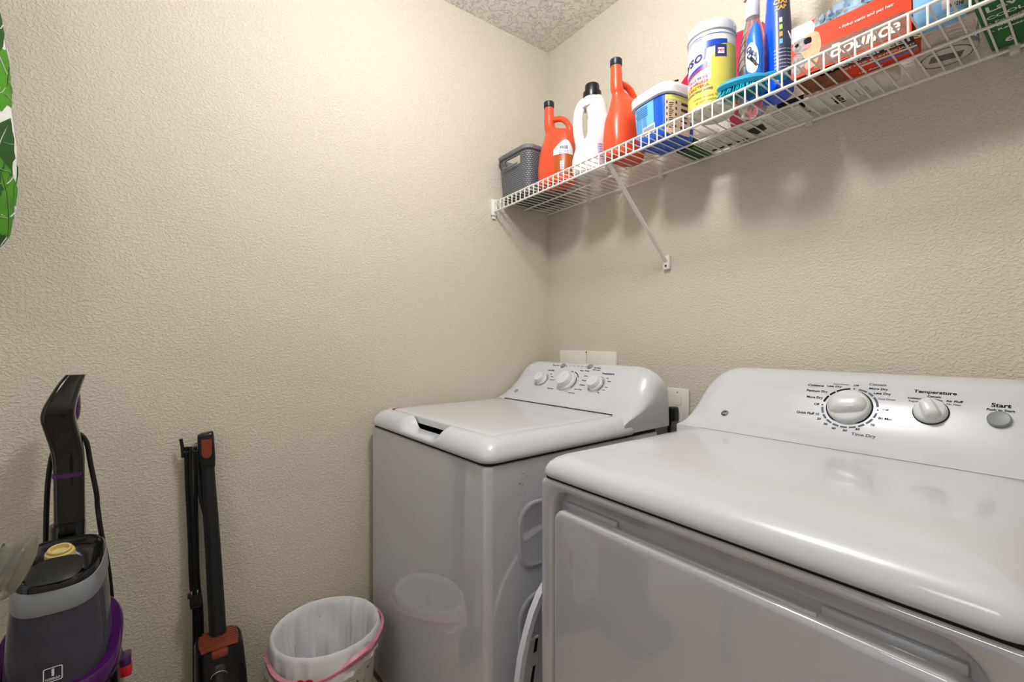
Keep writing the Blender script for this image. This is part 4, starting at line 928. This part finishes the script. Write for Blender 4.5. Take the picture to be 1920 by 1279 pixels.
# badge '1'
g = M()
def tk(p, q, off=.0015):
    y = p; y = p + .018; return (TX + .0885 + off - abs(y) ** 2 * 1.2, .008 + p, .512 + q)
fr_ = rrect2(-.0135, .0135, -.014, .014, .003, 4); fi = rrect2(-.0120, .0120, -.0125, .0125, .0025, 4)
g.add((([tk(*p) for p in fr_] + [tk(*p) for p in fi]), [(i, (i + 1) % len(fr_), len(fr_) + (i + 1) % len(fr_), len(fr_) + i) for i in range(len(fr_))]), whi)
g.add(put2(text2('1', .018, 'CENTER', .05), lambda a, b: tk(a, b + .003)), whi); g.add(put2(text2('FORMULA', .0046, 'CENTER', .02), lambda a, b: tk(a, b - .0075)), whi); g.add(([tk(*p) for p in ((-.009, -.0105), (.009, -.0105), (.009, -.0098), (-.009, -.0098))], [(0, 1, 2, 3)]), whi)
g.obj('badge', CC, smooth=0, fix=False)
# purple cradle sweeping round the tank, high at the back and low at the front
g = M(); n = 60; rings = []
for off, dz_ in ((-.006, .002), (.009, .006), (.013, .0), (.013, -.022), (.009, -.034), (-.006, -.03)):
    row = []
    for i in range(n):
        a = 2 * PI * i / n; x = (.090 + off) * math.copysign(abs(math.cos(a)) ** .7, math.cos(a)); y = (.086 + off) * math.copysign(abs(math.sin(a)) ** .7, math.sin(a)); k = (x + .1) / .2
        row.append((TX + x, TY + y, .572 - .095 * min(1, max(0, k)) ** .8 + dz_))
    rings.append(row)
rings.append(rings[0]); g.add(loft(rings, False, False), purple); g.obj('tank_cradle', CC, smooth=50)
g = M(); g.add(loft([tsec(.05, .115, .125), tsec(.20, .112, .115), tsec(.36, .103, .110), tsec(.45, .100, .105)]), bk2); g.add(box(-.13, -.07, -.07, .075, .20, .55, .02), bk2); g.add(tube([(-.10, 0, .2), (-.105, .002, .74)], .03, 16), bk2); g.obj('body_shell', CC, smooth=45)
g = M(); c_ = K(240, 1245, .22); g.add(box(c_.x - .02, c_.x + .02, c_.y - .012, c_.y + .006, c_.z - .014, c_.z + .025, .004), purple); g.add(box(c_.x - .005, c_.x + .021, c_.y - .010, c_.y + .0075, c_.z - .018, c_.z + .008, .004), mat('red_tab', (214, 30, 40), .4)); g.obj('hose_latch', CC)
g = M(); g.add(box(-.14, .20, -.16, .16, .02, .10, .03), bk2); g.add(box(.10, .20, -.15, .15, .06, .13, .025), purple); g.obj('floor_nozzle', CC)

# ------------------------------------------------------------------ left edge: steel tube with clear flared end, leaf print cloth
c0 = Vector(at(22, 1062, x=.60)); RS = thing('steel_pole_end', 'polished metal tube with flared translucent plastic end, at the lower left photo edge', 'metal tube', tuple(c0))
ax = (Vector(at(45, 1040, x=.60)) - Vector(at(-60, 1052, x=.60))).normalized()
cen = Vector(at(12, 1045, x=.60)) - c0
g = M(); bend = cen - ax * .30
g.add(tube(cr([Vector((bend.x, bend.y - .05, -c0.z + .002)), Vector((bend.x, bend.y - .05, bend.z - .25)), Vector((bend.x, bend.y - .04, bend.z - .05)), bend + ax * .02, cen - ax * .10, cen - ax * .006], 8), .0203, 28), steel); g.obj('metal_tube', RS)
ax2 = (Vector((.02, .74, -.27))).normalized(); u_ = ax2.orthogonal().normalized(); v_ = ax2.cross(u_)
def disc(c_, r_, d): return [c_ + ax2 * d + u_ * r_ * math.cos(t_) + v_ * r_ * math.sin(t_) for t_ in [2 * PI * i / 40 for i in range(40)]]
c2 = Vector(at(29, 1062, x=.60)) - c0
g = M(); g.add(loft([disc(c2, .022, -.030), disc(c2, .036, -.006), disc(c2, .045, -.001), disc(c2, .046, .002), disc(c2, .043, .007), disc(c2, .034, .013), disc(c2, .018, .0165), disc(c2, .002, .0175)]), mat('frosted_clear', (168, 167, 158), .18, trans=.68, ior=1.2)); g.obj('flared_end', RS, smooth=50)

def leafm():
    m = bpy.data.materials.new('leaf_print'); m.use_nodes = True; nt = m.node_tree; b = nt.nodes['Principled BSDF']; b.inputs['Roughness'].default_value = .8
    b.inputs['Base Color'].default_value = lin((226, 226, 226)); return m
lc = leafm(); cl0 = (.13, -1.771, 1.318)
LC = thing('leaf_print_cloth', 'white cloth printed with large green tropical leaves, hanging at the upper left edge', 'cloth', cl0)
prof = [(0, .006), (.02, .05), (.07, .076), (.16, .084), (.26, .086), (.40, .078), (.52, .064), (.66, .048), (.80, .036), (.95, .03)]
def cpt(a, z, off=0.0):
    h = lerp1(prof, z)[0]; wv = 1 + .03 * math.sin(a * 6 + z * 20)
    return (( .055 * min(1, h / .06) + off) * math.cos(a) * wv, (h * 1.0 + off) * math.sin(a) * wv, z)
rows = [[cpt(2 * PI * i / 48, z) for i in range(48)] for z in [.95 * j / 50 for j in range(51)]]
g = M(); g.add(loft(rows), lc); g.obj('cloth', LC, smooth=60)
g = M(); gm1 = mat('leaf_green', (72, 140, 30), .8, var=.25, vscale=12); gm2 = mat('leaf_dark', (40, 82, 28), .8, var=.2, vscale=12)
def leaf(ac, zc, L1, wd, rot, m, off=.002, n=18):
    c_, s_ = math.cos(rot), math.sin(rot); left, right = [], []
    def mp(p, q): a = ac + (p * c_ - q * s_) / .08; z = min(max(zc + p * s_ + q * c_, .002), .945); return cpt(a, z, off)
    k = len(g.v)
    rows = []
    for i in range(n + 1):
        t_ = i / n; wv = wd * math.sin(PI * t_ ** .8) * (1 + .10 * math.sin(t_ * 40)); rows.append([mp(L1 * (t_ - .5), wv * j) for j in (-1, -.5, -.04)]); left.append([mp(L1 * (t_ - .5), wv * j) for j in (.04, .5, 1)])
    g.add(grid(rows), m); g.add(grid(left), m)
    for i in range(3, n - 2, 5):
        t_ = i / n; wv = wd * math.sin(PI * t_ ** .8)
        for sg in (-1, 1): g.add(tube([tuple(Vector(cpt(ac + ((L1 * (t_ - .5 + d2)) * c_ - sg * wv * j * s_) / .08, min(max(zc + (L1 * (t_ - .5 + d2)) * s_ + sg * wv * j * c_, .002), .945), off + .001))) for j, d2 in ((.15, 0), (.5, .02), (.85, .06))], .0016, 5, .4), lc)
for ac, zc, L1, wd, rot, m_ in ((1.3, .12, .26, .06, 1.9, gm1), (.75, .22, .22, .05, 1.2, gm2), (1.5, .42, .18, .055, .9, gm1), (1.0, .60, .28, .06, 1.7, gm2), (1.5, .80, .24, .06, 1.2, gm1), (.5, .42, .2, .05, 2.0, gm1), (1.2, .03, .12, .04, .4, gm2), (2.4, .2, .3, .06, 1.2, gm1), (2.4, .6, .3, .06, 1.8, gm2), (-.3, .2, .3, .06, 1.2, gm2), (-.3, .6, .3, .06, 1.6, gm1), (-1.2, .4, .3, .06, 1.3, gm1)):
    leaf(ac, zc, L1, wd, rot, m_)
g.obj('leaf_print', LC, smooth=60, fix=False)
M().add(tube([(0, 0, .94), (0, 0, H - cl0[2])], .004, 8), steel).obj('hanging_hook', LC)
